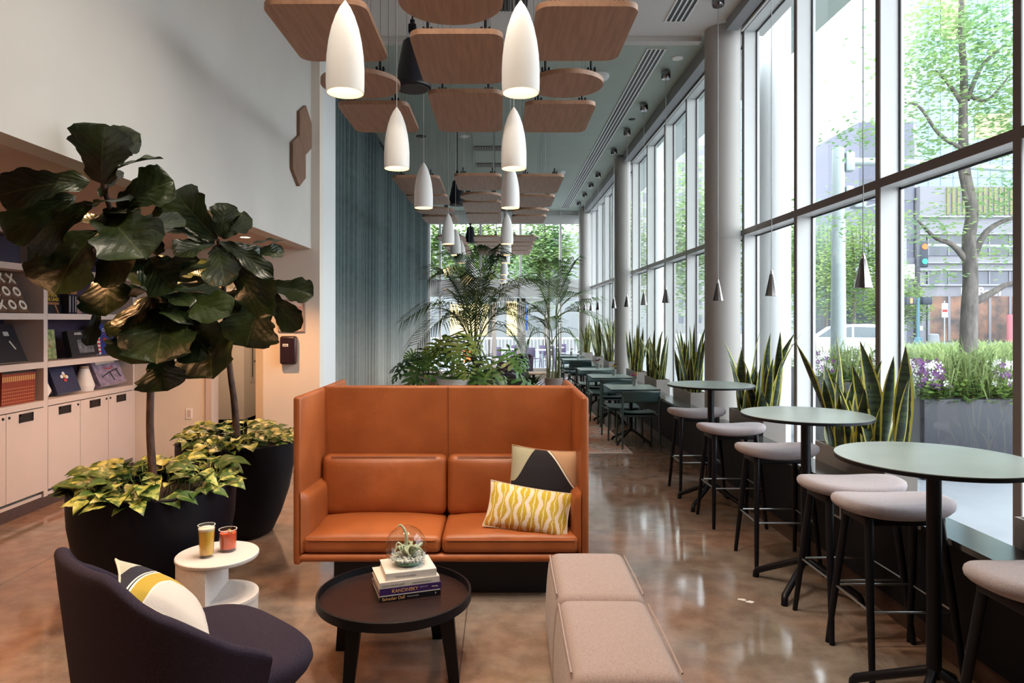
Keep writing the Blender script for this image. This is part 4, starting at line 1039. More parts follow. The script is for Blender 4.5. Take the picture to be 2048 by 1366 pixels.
f2 = [(c2, W2(1118, 560), W2(1150, 522, 0.2)), (c2, W2(1140, 600), W2(1220, 655, -0.4)), (c1, W2(1092, 600), W2(1030, 640, -0.3)), (c1, W2(1096, 560), W2(1050, 560, 0.3)), (c2, W2(1125, 590), W2(1165, 590, 0.5)), (c1, W2(1098, 560), W2(1100, 525, -0.5)),
      (c3, W2(1080, 640), W2(1050, 690, 0.2)), (c3, W2(1120, 640), W2(1165, 690, -0.3)), (c2, W2(1112, 590), W2(1120, 560, 0.8)), (c3, W2(1105, 640), W2(1085, 640, -0.8)), (c2, W2(1130, 620), W2(1195, 600, 0.2)), (c1, W2(1085, 610), W2(1060, 610, -0.6))]
palm('palm', 'slender upright palm with many canes in a taupe pot near the cafe tables', PX2, pot_round(taupe_pot, 0.17, 0.64, 0.13), [((-0.09, 0, 0.58), c1, 0.017), ((0.03, 0.03, 0.58), c2, 0.018), ((-0.03, -0.05, 0.58), c3, 0.017), ((0.07, 0, 0.58), c2 + Vector((.04, 0, -.1)), 0.015), ((-0.12, .02, 0.58), c1 + Vector((-.08, 0, -.1)), 0.015), ((0.1, -.03, 0.58), c3 + Vector((.12, 0, 0)), 0.014)], f2, 32, palm_l, ll=0.46, nl=36)
# split leaf philodendrons
phil_m = mat('philodendron_leaf', (0.045, 0.135, 0.032), 0.32, col2=(0.095, 0.19, 0.035), nscale=4, bump=0.2, bscale=30)
phil_y = mat('philodendron_leaf_olive', (0.16, 0.20, 0.03), 0.38, col2=(0.07, 0.13, 0.025), nscale=4, bump=0.2, bscale=30)
def lobed(mb, base, tip, nrm, seed):
    base, tip, nrm = Vector(base), Vector(tip), Vector(nrm); L = (tip - base).length; d = (tip - base) / L
    side = d.cross(nrm).normalized(); nn = side.cross(d); rnd = random.Random(seed)
    def pt(a, b_): return base + d * (a * L) + side * (b_ * L) + nn * (-0.30 * b_ * b_ * L - 0.22 * a * a * L)
    mb.add([pt(0, 0), pt(.25, -.06), pt(.25, .06), pt(.75, -.04), pt(.75, .04), pt(1, 0)], [(0, 1, 2), (1, 3, 4, 2), (3, 5, 4)], [(0, 0)] * 6)
    for sg in (-1, 1):
        for k in range(6):
            t = -0.02 + 0.15 * k; rl = (0.52, 0.62, 0.60, 0.50, 0.38, 0.25)[k] * rnd.uniform(0.85, 1.1); an = (2.1, 1.65, 1.3, 1.05, 0.8, 0.55)[k]
            c_, s_ = cos(an), sin(an) * sg; ww = 0.062
            r0 = (t + 0.03, 0.02 * sg); e = (t + c_ * rl, s_ * rl)
            p1 = (t + c_ * rl * .55 - s_ * ww * sg * sg, s_ * rl * .55 + c_ * ww); p2 = (t + c_ * rl * .55 + s_ * ww, s_ * rl * .55 - c_ * ww)
            q1 = (t + c_ * rl * .8 - s_ * ww, s_ * rl * .8 + c_ * ww); q2 = (t + c_ * rl * .8 + s_ * ww, s_ * rl * .8 - c_ * ww)
            mb.add([pt(t + .0, .0), pt(*p1), pt(*p2), pt(*q1), pt(*q2), pt(*e), pt(t + .13, 0)], [(0, 1, 6), (1, 2, 6) if sg > 0 else (2, 1, 6), (1, 3, 4, 2), (3, 5, 4)], [(0, 0)] * 7)
def philodendron(label, loc, pot, H, n, R, seed, mm, extra=()):
    rnd = random.Random(seed); o = thing('philodendron', label, 'potted plant', loc); pot(o); ml, ms = MB(), MB()
    for k in range(n):
        a = k * 2.399 + rnd.uniform(-.3, .3); el = rnd.uniform(0.15, 1.0); r_ = R * (1.15 - el * 0.75) * rnd.uniform(.75, 1.1)
        p = Vector((r_ * cos(a), r_ * sin(a), H + R * (1.35 * el - 0.15) * rnd.uniform(.8, 1.1)))
        ms.tube([(0.05 * cos(a), 0.05 * sin(a), H - 0.05), Vector((p.x * .45, p.y * .45, H + (p.z - H) * .75)), p], 0.007, 6)
        dn = Vector((cos(a), sin(a), -0.55 + rnd.uniform(-.3, .3))).normalized(); lobed(ml, p, p + dn * rnd.uniform(0.36, 0.50), Vector((cos(a) * .6, sin(a) * .6 - .45, 1)), seed * 50 + k)
    for (pp, tt) in extra:
        p = Vector(pp) - Vector(loc); t_ = Vector(tt) - Vector(loc); ms.tube([(0, 0, H - .05), p * .5 + Vector((0, 0, H * .5 + .1)), p], 0.007, 6); lobed(ml, p, t_, Vector((0, -1, .5)), 7)
    ms.build('plant_stem', stem_m, o); ml.build('foliage', mm, o, angle=180)
philodendron('big olive green split leaf philodendron in a grey bowl behind the orange sofa', (-0.67, 10.35, 0), pot_round(conc, 0.32, 0.86, 0.22), 0.82, 15, 0.58, 41, phil_y)
philodendron('deep green split leaf philodendron drooping over the white box pot', (-0.12, 10.45, 0), pot_round(conc_w, 0.17, 0.80, 0.15), 0.80, 12, 0.5, 42, phil_m)
philodendron('bushy split leaf philodendron in the beige pot next to the teal curtain', (-1.12, 10.7, 0), pot_round(conc_b, 0.19, 0.90, 0.17), 0.85, 11, 0.46, 43, phil_m, [(P(830, 708, 10.5), P(806, 716, 10.4))])
fl = thing('leafy_floor_plant', 'low dark plant with strap leaves between purple chairs and slender palm', 'potted plant', (0.50, 11.6, 0))
pot_round(taupe_pot, 0.14, 0.38, 0.11)(fl); m = MB(); rnd = random.Random(5)
for k in range(46):
    a = k * 2.399; b_ = Vector((0.03 * cos(a), 0.03 * sin(a), 0.36)); t_ = b_ + Vector((cos(a), sin(a), 0)) * rnd.uniform(0.3, 0.55) + Vector((0, 0, rnd.uniform(0.0, 0.5)))
    add_leaf(m, b_, t_, 0.06, Vector((cos(a) * -.5, sin(a) * -.5, 1)), droop=0.18, fold=0.3, wave=0, seed=k, prof=lambda t: 0.5 * sin(pi * min(1, 0.08 + t * 0.92)) ** 0.8, nu=2, nv=8)
m.build('foliage', palm_m, fl, angle=180)
# ------------------------------------------------------------------ built-in bookcase with cupboards
XB, XF = -4.64, -4.25
bays = [3.31, 4.85, 6.385, 7.93]
bc = thing('bookcase', 'cream built-in bookcase with cupboards below, set in the warm lit alcove', 'bookcase', (0, 0, 0))
MB().box(XB, XB + 0.02, bays[0], bays[-1], 0.1, 2.58).build('back_panel', navy_back, bc, smooth=False)
for y in bays:
    w_ = 0.028
    MB().box(XB + 0.02, XF, y - w_ if y > 3.4 else y, y + w_ if y < 7.9 else y + 0.015, 0.1, 2.58).build('upright', cream_joinery, bc, smooth=False)
for z1_ in (2.25, 1.81, 1.36, 1.0):
    for a, b_ in zip(bays, bays[1:]):
        MB().box(XB + 0.02, XF + 0.002, a + 0.028, b_ - 0.028, z1_ - 0.056, z1_).build('shelf', cream_joinery, bc, smooth=False)
MB().box(XB + 0.02, XF + 0.004, bays[0], bays[-1], 2.505, 2.579).build('top_fascia', cream_joinery, bc, smooth=False)
MB().box(XB + 0.02, XF - 0.01, bays[0], bays[-1], 0.0, 0.1).build('toe_kick', mat('toe_kick_brown', (0.07, 0.04, 0.035), 0.6, noise_amt=0.2), bc, smooth=False)
MB().box(XB + 0.02, XF - 0.02, bays[0], bays[-1], 0.1, 0.13).build('cupboard_floor', cream_joinery, bc, smooth=False)
hand_m = mat('bronze_pull', (0.03, 0.025, 0.025), 0.4, 0.6, noise_amt=0.1)
for bi in range(3):
    for k in range(3):
        y0 = bays[bi] + 0.032 + k * 0.4955; y1 = y0 + 0.49
        d_ = MB().box(XF - 0.02, XF + 0.001, y0, y1, 0.16, 0.935).build('cupboard_door', cream_joinery, bc, smooth=False)
        ym = (y0 + y1) / 2
        h_ = MB().box(XF, XF + 0.006, ym - 0.09, ym + 0.09, 0.838, 0.915); h_.box(XF + 0.006, XF + 0.009, ym - 0.09, ym + 0.09, 0.895, 0.915); h_.box(XF + 0.006, XF + 0.009, ym - 0.09, ym - 0.07, 0.838, 0.915); h_.box(XF + 0.006, XF + 0.009, ym + 0.07, ym + 0.09, 0.838, 0.915)
        h_.build('recessed_pull', hand_m, d_, smooth=False)
        yl = y1 - 0.035 if k < 2 else y0 + 0.035
        MB().lathe([(0, 0.006), (0.011, 0.006), (0.013, 0)], 14, Matrix.Translation((XF + 0.001, yl, 0.90)) @ Matrix.Rotation(pi / 2, 4, 'Y')).build('lock', hand_m, d_)
def lean_book(name, label, xf, y, z, w, h, t, ang, cover, cat='book', group=None, turn=0.0):
    o = thing(name, label, cat, (0, 0, 0), 0, group); s_, c_ = sin(ang), cos(ang)
    o.matrix_world = axes((xf, y, z + t * s_ + 0.002), (0, 1, 0), (-s_, 0, c_)) @ Matrix.Rotation(turn, 4, 'Y')
    m = MB().box(0, w, 0, h, -0.003, 0); m.box(0, w, 0, h, -t, -t + 0.003); m.box(-0.003, 0.003, 0, h, -t, 0)
    m.build('cover', cover, o, smooth=False)
    MB().box(0.003, w - 0.003, 0.003, h - 0.003, -t + 0.003, -0.003).build('pages', page, o, smooth=False)
    return o
def patch(o, nm, x0, x1, y0, y1, m_, z=0.0012): return MB().box(x0, x1, y0, y1, 0, z).build(nm, m_, o, smooth=False)
navy_b = mat('book_navy', (0.018, 0.020, 0.06), 0.4, noise_amt=0.1); blue_b = mat('book_blue', (0.02, 0.035, 0.20), 0.4, noise_amt=0.1); mauve = mat('book_mauve_art', (0.32, 0.24, 0.33), 0.5, col2=(0.14, 0.12, 0.18), nscale=14)
gold_y = mat('cover_lettering_gold', (0.75, 0.48, 0.04), 0.5, noise_amt=0.05); wood_b = mat('cover_print_wood', (0.32, 0.13, 0.05), 0.5, col2=(0.2, 0.08, 0.03), nscale=20)
# tic-tac-toe board
walnut = mat('walnut_board', (0.17, 0.085, 0.045), 0.5, col2=(0.10, 0.05, 0.028), nscale=18, stretch=(1, 6, 1)); bone = mat('bone_inlay', (0.72, 0.64, 0.56), 0.5, noise_amt=0.05)
o = thing('game_board', 'wooden noughts and crosses board leaning on the bookcase shelf', 'game board', (0, 0, 0))
o.matrix_world = axes((-4.30, 5.84, 1.820), (0, 1, 0), (-0.42, 0, 0.91))
MB().box(0, 0.40, 0, 0.40, -0.018, 0).build('board', walnut, o, smooth=False)
gl_ = MB()
for k in (1, 2): gl_.box(0.133 * k - 0.003, 0.133 * k + 0.003, 0, 0.40, 0, 0.0015); gl_.box(0, 0.40, 0.133 * k - 0.003, 0.133 * k + 0.003, 0, 0.0015)
gl_.build('grid_grooves', mat('board_grooves', (0.06, 0.03, 0.02), 0.6, noise_amt=0.1), o, smooth=False)
for r_, row in enumerate(('XXX', 'XOO', 'XOO')):
    for c_, ch_ in enumerate(row):
        cx_, cy_ = 0.067 + 0.133 * c_, 0.333 - 0.133 * r_
        T = Matrix.Translation((cx_, cy_, 0.001))
        if ch_ == 'O': MB().lathe([(0.026, 0), (0.046, 0), (0.046, 0.014), (0.026, 0.014), (0.026, 0)], 28, T).build('nought', bone, o, angle=30)
        else:
            m = MB().bar((-0.04, -0.046, 0.007), (0.04, 0.046, 0.007), 0.015, 0.014, T); m.bar((-0.04, 0.046, 0.007), (0.04, -0.046, 0.007), 0.015, 0.0135, T); m.build('cross', bone, o, smooth=False)
def vase(name, label, x, y, z, prof, m_, cat='vase', band=None):
    o = thing(name, label, cat, (x, y, z)); MB().lathe(prof, 28).build('body', m_, o, angle=50)
    if band: MB().lathe(band[0], 28).build('neck', band[1], o, angle=50)
    return o
pinkg = mat('pink_stoneware', (0.42, 0.28, 0.25), 0.6, noise_amt=0.15, nscale=60, stretch=(1, 1, 0.2)); whitec = mat('white_ceramic', (0.72, 0.66, 0.62), 0.5, noise_amt=0.04); tanc = mat('raw_clay_neck', (0.45, 0.28, 0.19), 0.7, noise_amt=0.1)
vase('bottle_vase', 'pinkish stoneware bottle vase on the highest bookcase shelf', -4.42, 6.19, 2.25, [(0, 0), (0.048, 0), (0.05, 0.01), (0.05, 0.14), (0.04, 0.17), (0.02, 0.185), (0.02, 0.215), (0.016, 0.215), (0, 0.2)], pinkg)
o = thing('storage_box', 'dark navy box beside the bottle vase on the highest shelf', 'box', (-4.42, 5.98, 2.25)); MB().box(-0.12, 0.12, -0.11, 0.13, 0, 0.2).build('body', navy_b, o, smooth=False); MB().box(-0.122, 0.122, -0.112, 0.132, 0.2, 0.225).build('lid', navy_b, o, smooth=False)
vase('ceramic_vase', 'white bottle vase with clay neck between the navy and mauve books', -4.40, 7.22, 1.0, [(0, 0), (0.085, 0), (0.102, 0.055), (0.10, 0.065), (0.045, 0.235), (0, 0.235)], whitec, band=([(0.045, 0.2352), (0.042, 0.262), (0.03, 0.262), (0.03, 0.2352)], tanc))
vase('ceramic_vase', 'white faceted vase half hidden by the bookcase upright', -4.42, 6.52, 1.0, [(0, 0), (0.08, 0), (0.115, 0.07), (0.05, 0.22), (0, 0.22)], whitec)
# second shelf
o = lean_book('book', 'book with golden block letters facing out on the bookcase', -4.40, 6.61, 1.812, 0.255, 0.30, 0.03, 0.12, bk)
patch(o, 'cover_picture', 0.0, 0.255, 0.20, 0.30, mat('cover_print_orange', (0.42, 0.17, 0.03), 0.5, col2=(0.08, 0.04, 0.02), nscale=12))
text('cover_lettering', 'OUTSIDE', 0.047, gold_y, o, axes((0.008, 0.165, 0.001), (1, 0, 0), (0, 1, 0))); text('cover_lettering', 'THE LINES', 0.047, gold_y, o, axes((0.008, 0.122, 0.001), (1, 0, 0), (0, 1, 0)))
p_ = patch(o, 'stool_picture', 0.03, 0.215, 0.085, 0.108, wood_b); MB().bar((0.15, 0.088, 0.001), (0.19, 0.0, 0.001), 0.02, 0.002).build('stool_picture_leg', wood_b, o, smooth=False)
for k, (w_, m_) in enumerate(((0.06, bk), (0.035, navy_b), (0.045, bk))):
    y_ = 6.86 + (0, 0.062, 0.10)[k]
    o = thing('upright_book', ['thick black book standing beside the gold lettered cover', 'narrow navy book standing in the second shelf row', 'black book standing next to the striped ornament'][k], 'book', (-4.44, y_, 1.81), 0, 'dark books standing on the second shelf')
    m = MB().box(-0.1, 0.1, 0, 0.003, 0, 0.2); m.box(-0.1, 0.1, w_ - 0.004, w_ - 0.001, 0, 0.2); m.box(0.097, 0.1, 0, w_ - 0.001, 0, 0.2); m.build('cover', m_, o, smooth=False)
    MB().box(-0.098, 0.097, 0.003, w_ - 0.004, 0.002, 0.197).build('pages', page, o, smooth=False)
    MB().box(0.1, 0.1006, w_ * .35, w_ * .6, 0.02, 0.18).build('spine_print', grey_t, o, smooth=False)
o = thing('wooden_box', 'copper brown box lying on the dark upright books', 'box', (-4.44, 6.90, 2.012)); MB().box(-0.1, 0.1, 0, 0.1, 0, 0.045).build('body', wood_b, o, smooth=False); MB().box(-0.102, 0.102, -0.002, 0.102, 0.045, 0.06).build('lid', wood_b, o, smooth=False)
stripe = NT('red_white_stripes', 0.5); x_, y_, z_, v_ = stripe.obj(); stripe.color(stripe.mix(stripe.math('GREATER_THAN', stripe.math('SINE', stripe.math('MULTIPLY', stripe.math('ADD', z_, stripe.math('MULTIPLY', y_, 0.6)), 420.0)), 0.0), (0.30, 0.03, 0.04), (0.72, 0.58, 0.52)))
o = thing('striped_ornament', 'red and white striped round ornament at the end of the dark books', 'ornament', (-4.42, 7.11, 1.81)); MB().lathe([(0, 0), (0.05, 0.005), (0.085, 0.06), (0.08, 0.12), (0.04, 0.16), (0, 0.165)], 24).build('body', stripe.m, o, angle=180)
# third shelf
o = lean_book('book', 'large black book leaning on the shelf below the game board', -4.29, 5.80, 1.362, 0.40, 0.36, 0.035, 0.40, bk)
patch(o, 'cover_print', 0.235, 0.30, 0.25, 0.29, grey_t); MB().tube([(0.27, 0.2, 0.001), (0.285, 0.17, 0.001), (0.31, 0.12, 0.001)], 0.006, 6).build('cover_figure', pale_t, o)
garden = mat('garden_cover', (0.09, 0.14, 0.04), 0.5, col2=(0.35, 0.36, 0.18), nscale=22)
o = lean_book('book', 'green garden book next to the upright on the third shelf', -4.42, 6.50, 1.362, 0.31, 0.29, 0.03, 0.10, garden)
patch(o, 'cover_band', 0.10, 0.25, 0.155, 0.172, tanc); patch(o, 'cover_band', 0.10, 0.25, 0.118, 0.135, wood_b); text('cover_lettering', 'PLANT', 0.022, pale_t, o, axes((0.13, 0.178, 0.001), (1, 0, 0), (0, 1, 0))); text('cover_lettering', 'KINGDOM', 0.018, pale_t, o, axes((0.11, 0.120, 0.0013), (1, 0, 0), (0, 1, 0)))
o = lean_book('book', 'thick black photo book with grey picture leaning on the third shelf', -4.32, 6.90, 1.362, 0.40, 0.27, 0.06, 0.22, bk, turn=-0.1)
text('cover_lettering', 'ANSEL ADAMS', 0.038, pale_t, o, axes((0.09, 0.222, 0.001), (1, 0, 0), (0, 1, 0))); patch(o, 'cover_picture', 0.11, 0.33, 0.03, 0.17, mat('grey_print', (0.18, 0.17, 0.18), 0.5, col2=(0.05, 0.05, 0.06), nscale=16))
o = lean_book('book', 'blue cookbook with red and white spine on the third shelf', -4.40, 7.44, 1.362, 0.36, 0.34, 0.05, 0.08, blue_b, turn=-0.12)
for k in range(8): patch(o, 'spine_stripe', 0.0, 0.075, 0.005 + 0.042 * k, 0.026 + 0.042 * k, whitec)
for k in range(8): patch(o, 'spine_stripe', 0.0, 0.075, 0.026 + 0.042 * k, 0.047 + 0.042 * k if k < 7 else 0.338, red_t)
text('cover_lettering', 'Culinaria', 0.05, pale_t, o, axes((0.115, 0.255, 0.001), (1, 0, 0), (0, 1, 0))); patch(o, 'cover_rule', 0.125, 0.28, 0.225, 0.231, red_t)
lob = MB().tube([(0.12, 0.18, 0.001), (0.18, 0.15, 0.001), (0.22, 0.11, 0.001), (0.24, 0.05, 0.001)], [0.014, 0.02, 0.018, 0.008], 8); lob.tube([(0.18, 0.15, 0.001), (0.25, 0.14, 0.001), (0.31, 0.10, 0.001)], [0.006, 0.008, 0.014], 6); lob.tube([(0.2, 0.12, 0.001), (0.18, 0.07, 0.001)], 0.004, 6); lob.tube([(0.22, 0.11, 0.001), (0.28, 0.09, 0.001)], 0.004, 6)
lob.build('lobster_print', red_t, o)
# fourth shelf
o = lean_book('book', 'navy blue book with small flower print leaning on the lowest open shelf', -4.31, 6.66, 1.002, 0.30, 0.29, 0.05, 0.36, navy_b, turn=-0.15)
for k, (a, b_) in enumerate(((0.12, 0.17), (0.15, 0.20), (0.18, 0.16), (0.15, 0.13), (0.16, 0.17))): MB().cyl((a, b_), 0.018, 0, 0.0015, 12).build('flower_print', (pale_t, whitec, pale_t, red_t, gold_t)[k], o, smooth=False)
o = lean_book('book', 'mauve art book with bare branch print at the end of the lowest shelf', -4.30, 7.36, 1.002, 0.42, 0.32, 0.07, 0.42, mauve, turn=-0.12)
patch(o, 'cover_lettering_band', 0.06, 0.36, 0.245, 0.285, pale_t)
for pts in ([(0.08, 0.10), (0.2, 0.14), (0.36, 0.17)], [(0.22, 0.145), (0.24, 0.04)], [(0.33, 0.165), (0.36, 0.07)], [(0.15, 0.2), (0.24, 0.18), (0.30, 0.21)]): MB().tube([(a, b_, 0.001) for a, b_ in pts], 0.006, 6).build('branch_print', bk if pts[0][1] < 0.19 else red_t, o)
enc_m = mat('encyclopedia_red', (0.26, 0.035, 0.015), 0.45, noise_amt=0.2, nscale=40)
used = []
o0_ = thing('encyclopedia', '', 'book', (-4.42, 5.8, 1.0), 0, 'red encyclopedia row on the lowest shelf')
m = MB().box(-0.11, 0.115, 0, 0.002, 0, 0.31); m.box(-0.11, 0.115, 0.0215, 0.0235, 0, 0.31); m.box(0.112, 0.116, 0, 0.0235, 0, 0.31); m.build('cover', enc_m, o0_, smooth=False)
MB().box(-0.108, 0.112, 0.002, 0.0215, 0.003, 0.307).build('pages', page, o0_, smooth=False)
gd = mat('gilt_spine', (0.65, 0.38, 0.14), 0.4, 0.3, noise_amt=0.1); MB().box(0.116, 0.1166, 0.005, 0.0185, 0.205, 0.25).build('gilt_label', gd, o0_, smooth=False)
m = MB()
for k in range(5): m.box(0.116, 0.1166, 0.003, 0.0205, 0.02 + 0.03 * k, 0.024 + 0.03 * k)
m.build('gilt_bands', gd, o0_, smooth=False); MB().box(0.116, 0.1168, 0.0, 0.0235, 0.275, 0.305).build('dark_head_band', bk, o0_, smooth=False)
ords = 'first second third fourth fifth sixth seventh eighth ninth tenth eleventh twelfth thirteenth fourteenth fifteenth sixteenth seventeenth'.split()
for k in range(17):
    q = place(o0_, used, (-4.42, 6.29 - 0.025 * k, 1.0), 0, f'red encyclopedia volume, {ords[k]} in the row counted from the bookcase upright')
    q.rotation_euler = (radians(-2.0), 0, 0); q.location.z += 0.001

# ------------------------------------------------------------------ things on the walls
oak = NT('oak_veneer', 0.5); x_, y_, z_, v_ = oak.obj(); mp_ = oak.n('ShaderNodeMapping'); oak.link(v_, mp_.inputs[0]); mp_.inputs['Scale'].default_value = (9, 0.7, 9)
oak.color(oak.mix(smoothstep(oak, oak.noise(mp_.outputs[0], 3.0, 5), 0.3, 0.7), (0.27, 0.135, 0.075), (0.36, 0.19, 0.11))); OAK = oak.m
oak_d = mat('walnut_veneer', (0.25, 0.13, 0.08), 0.5, col2=(0.17, 0.085, 0.05), nscale=5, stretch=(1, 6, 1))
for k, (y, z_) in enumerate(((7.62, 3.87), (7.375, 3.47))):
    o = thing('hexagon_tile', ['higher wooden hexagon wall tile near the wall corner', 'lower wooden hexagon wall tile touching the one above'][k], 'wall tile', (-2.2, y, z_), 0, 'wooden hexagon wall tiles')
    R = 0.275; hexp = [(R * cos(pi / 6 + pi / 3 * i) * 1.0, R * sin(pi / 6 + pi / 3 * i)) for i in range(6)]
    T = axes((0, 0, 0), (0, 1, 0), (0, 0, 1)); MB().prism(hexp, 0.0, 0.035, T).build('wood_face', oak_d, o, smooth=False)
    MB().prism([(x * 0.9, y_ * 0.9) for x, y_ in hexp], -0.001, 0.006, T).build('backing', bk, o, smooth=False)
o = thing('wall_mounted_dispenser', 'dark rounded hand sanitizer dispenser on the cream wall', 'dispenser', (-2.445, 7.95, 1.40))
MB().rbox(-0.095, 0.095, -0.10, 0.0, -0.165, 0.165, 0.03, 4).build('body', mat('dispenser_plum', (0.025, 0.012, 0.018), 0.25, noise_amt=0.1), o)
lb = MB().rbox(-0.055, 0.008, -0.103, -0.098, 0.045, 0.075, 0.002, 1).build('label', white_plastic, o); m = MB()
for k in range(4): m.box(-0.046 + 0.012 * k, -0.037 + 0.012 * k, -0.1042, -0.103, 0.054, 0.066)
m.build('label_print', bk, lb, smooth=False); MB().box(-0.05, 0.05, -0.102, -0.099, 0.128, 0.134).build('lid_seam', bk, o, smooth=False)
o = thing('framed_notice', 'silver framed paper notice hung above the hand dispenser', 'notice', (-2.425, 7.95, 1.80))
m = MB()
for (a, b_, c_, d_) in ((-0.155, -0.14, -0.19, 0.19), (0.14, 0.155, -0.19, 0.19), (-0.14, 0.14, 0.175, 0.19), (-0.14, 0.14, -0.19, -0.175)): m.box(a, b_, -0.022, 0, c_, d_)
m.build('frame', mat('champagne_metal', (0.55, 0.42, 0.36), 0.35, 0.7, noise_amt=0.05), o, smooth=False); MB().box(-0.14, 0.14, -0.012, -0.002, -0.175, 0.175).build('paper', mat('notice_paper', (0.66, 0.56, 0.52), 0.7, noise_amt=0.03), o, smooth=False)
text('notice_lettering', 'SANITIZER', 0.04, red_t, o, axes((0.118, -0.0128, 0.075), (1, 0, 0), (0, 0, 1)), align='RIGHT'); text('notice_lettering', 'STATION', 0.03, bk, o, axes((0.118, -0.0128, 0.04), (1, 0, 0), (0, 0, 1)), align='RIGHT')
o = thing('wall_outlet', 'cream power outlet low on the wall behind the figs', 'power outlet', (-3.62, 7.95, 0.66)); MB().box(-0.035, 0.035, -0.008, 0, -0.06, 0.06).build('cover_plate', white_plastic, o, smooth=False); MB().box(-0.018, 0.018, -0.0095, -0.008, -0.04, 0.04).build('socket', cream_joinery, o, smooth=False)

# ------------------------------------------------------------------ wood acoustic panels under the ceiling
wire_m = mat('suspension_wire', (0.25, 0.26, 0.26), 0.4, 0.8, noise_amt=0.05)
ZP = 3.75
def acoustic(kind, x, y0, y1, label, w=0.665):
    yc = (y0 + y1) / 2; top = 5.2 if yc < 8.3 else CEIL
    o = thing('acoustic_panel', label, 'ceiling panel', (x, yc, ZP), 0, 'wood acoustic ceiling panels')
    if kind == 'r':
        L = (y1 - y0) / 2; W = w / 2; R = 0.10; pts = []
        for (cx_, cy_, a0) in ((W - R, L - R, 0), (-W + R, L - R, pi / 2), (-W + R, -L + R, pi), (W - R, -L + R, 3 * pi / 2)):
            pts += [(cx_ + R * cos(a0 + pi / 2 * i / 6), cy_ + R * sin(a0 + pi / 2 * i / 6)) for i in range(7)]
        hx, hy = W * 0.62, L * 0.8
    else:
        R = (y1 - y0) / 2; pts = [(R * cos(2 * pi * i / 48), R * sin(2 * pi * i / 48)) for i in range(48)]; hx, hy = R * 0.6, R * 0.6
    MB().prism(pts, 0, 0.038).build('board', OAK, o, angle=30)
    for sx in (-1, 1):
        for sy in (-1, 1):
            h_ = MB().box(sx * hx - 0.035, sx * hx - 0.02, sy * hy - 0.02, sy * hy + 0.02, 0.038, 0.085); h_.box(sx * hx + 0.02, sx * hx + 0.035, sy * hy - 0.02, sy * hy + 0.02, 0.038, 0.085); h_.box(sx * hx - 0.02, sx * hx + 0.02, sy * hy - 0.02, sy * hy + 0.02, 0.038, 0.055); h_.tube([(sx * hx, sy * hy, 0.05), (sx * hx, sy * hy, 0.14)], 0.011, 8)
            hg = h_.build('hanger_clip', black_metal, o, smooth=False)
            MB().tube([(sx * hx, sy * hy, 0.14), (sx * hx * 1.02, sy * hy, top - ZP)], 0.0025, 5).build('wire', wire_m, hg)
    return o
PL, PM, PR = -1.19, -0.31, 0.565
first = [('r', PL, 4.32, 5.28, 'rounded wood ceiling panel by the upper wall, first of the curtain side line'), ('c', PL, 5.50, 6.17, 'round wood ceiling disc behind the nearest curtain side pendant'), ('r', PL, 6.33, 7.28, 'rounded wood ceiling panel at the end of the first cluster, curtain side'),
         ('c', PM, 3.97, 4.63, 'round wood ceiling disc cut by the top edge between the two nearest pendants'), ('r', PM, 4.77, 5.78, 'rounded wood ceiling panel in the middle line beside the black speaker'), ('r', PM, 6.01, 7.26, 'long rounded wood ceiling panel in the middle line, end of the first cluster'),
         ('r', PR, 4.35, 5.27, 'rounded wood ceiling panel closest on the window side'), ('c', PR, 5.52, 6.15, 'round wood ceiling disc on the window side, first cluster'), ('r', PR, 6.32, 7.28, 'rounded wood ceiling panel after the window side disc, first cluster')]
for a in first: acoustic(*a)
nm3 = {PL: 'curtain side line', PM: 'middle line', PR: 'window side line'}
def seq(x, items, cl):
    for k, (kd, a, b_) in enumerate(items): acoustic(kd, x, a, b_, f"{'round wood disc' if kd == 'c' else 'rounded wood panel'}, {('first', 'second', 'third', 'fourth')[k]} in the {nm3[x]} of the {cl} ceiling cluster")
seq(PL, [('r', 9.58, 10.85), ('r', 11.0, 11.85), ('c', 12.25, 12.95), ('r', 13.2, 14.15)], 'second'); seq(PM, [('r', 9.46, 10.54), ('c', 10.8, 11.48), ('r', 11.6, 12.7), ('r', 12.85, 14.15)], 'second'); seq(PR, [('r', 9.5, 10.8), ('r', 11.05, 12.1), ('c', 12.3, 12.98), ('r', 13.15, 14.15)], 'second')
for x in (PL, PM, PR): seq(x, [('r', 16.4, 17.4), ('r', 17.6, 18.4) if x != PL else ('c', 17.6, 18.3), ('r', 18.55, 19.5), ('r', 19.7, 21.0)], 'third')

# ------------------------------------------------------------------ black pendant loudspeakers
spk_m = mat('speaker_black', (0.010, 0.011, 0.018), 0.42, noise_amt=0.15)
used = []; spk = thing('pendant_speaker', '', 'loudspeaker', (0, 0, 0), 0, 'black pendant loudspeakers')
MB().lathe([(0, 0.0), (0.12, 0.0), (0.165, 0.012), (0.168, 0.03), (0.155, 0.06), (0.085, 0.42), (0.06, 0.445), (0, 0.45)], 36).build('housing', spk_m, spk, angle=40)
MB().lathe([(0, -0.004), (0.14, -0.004), (0.145, 0.004)], 32).build('grille', mat('speaker_grille', (0.03, 0.03, 0.035), 0.6, noise_amt=0.2, nscale=200), spk)
m = MB().tube([(0, 0, 0.44), (0, 0, 0.62)], 0.022, 10); m.rbox(-0.035, 0.035, -0.03, 0.03, 0.5, 0.58, 0.01, 2); m.build('mount', black_metal, spk)
MB().tube([(0, 0, 0.6), (0.0, 0.0, 1.375)], 0.008, 8).build('cable', black_metal, spk)
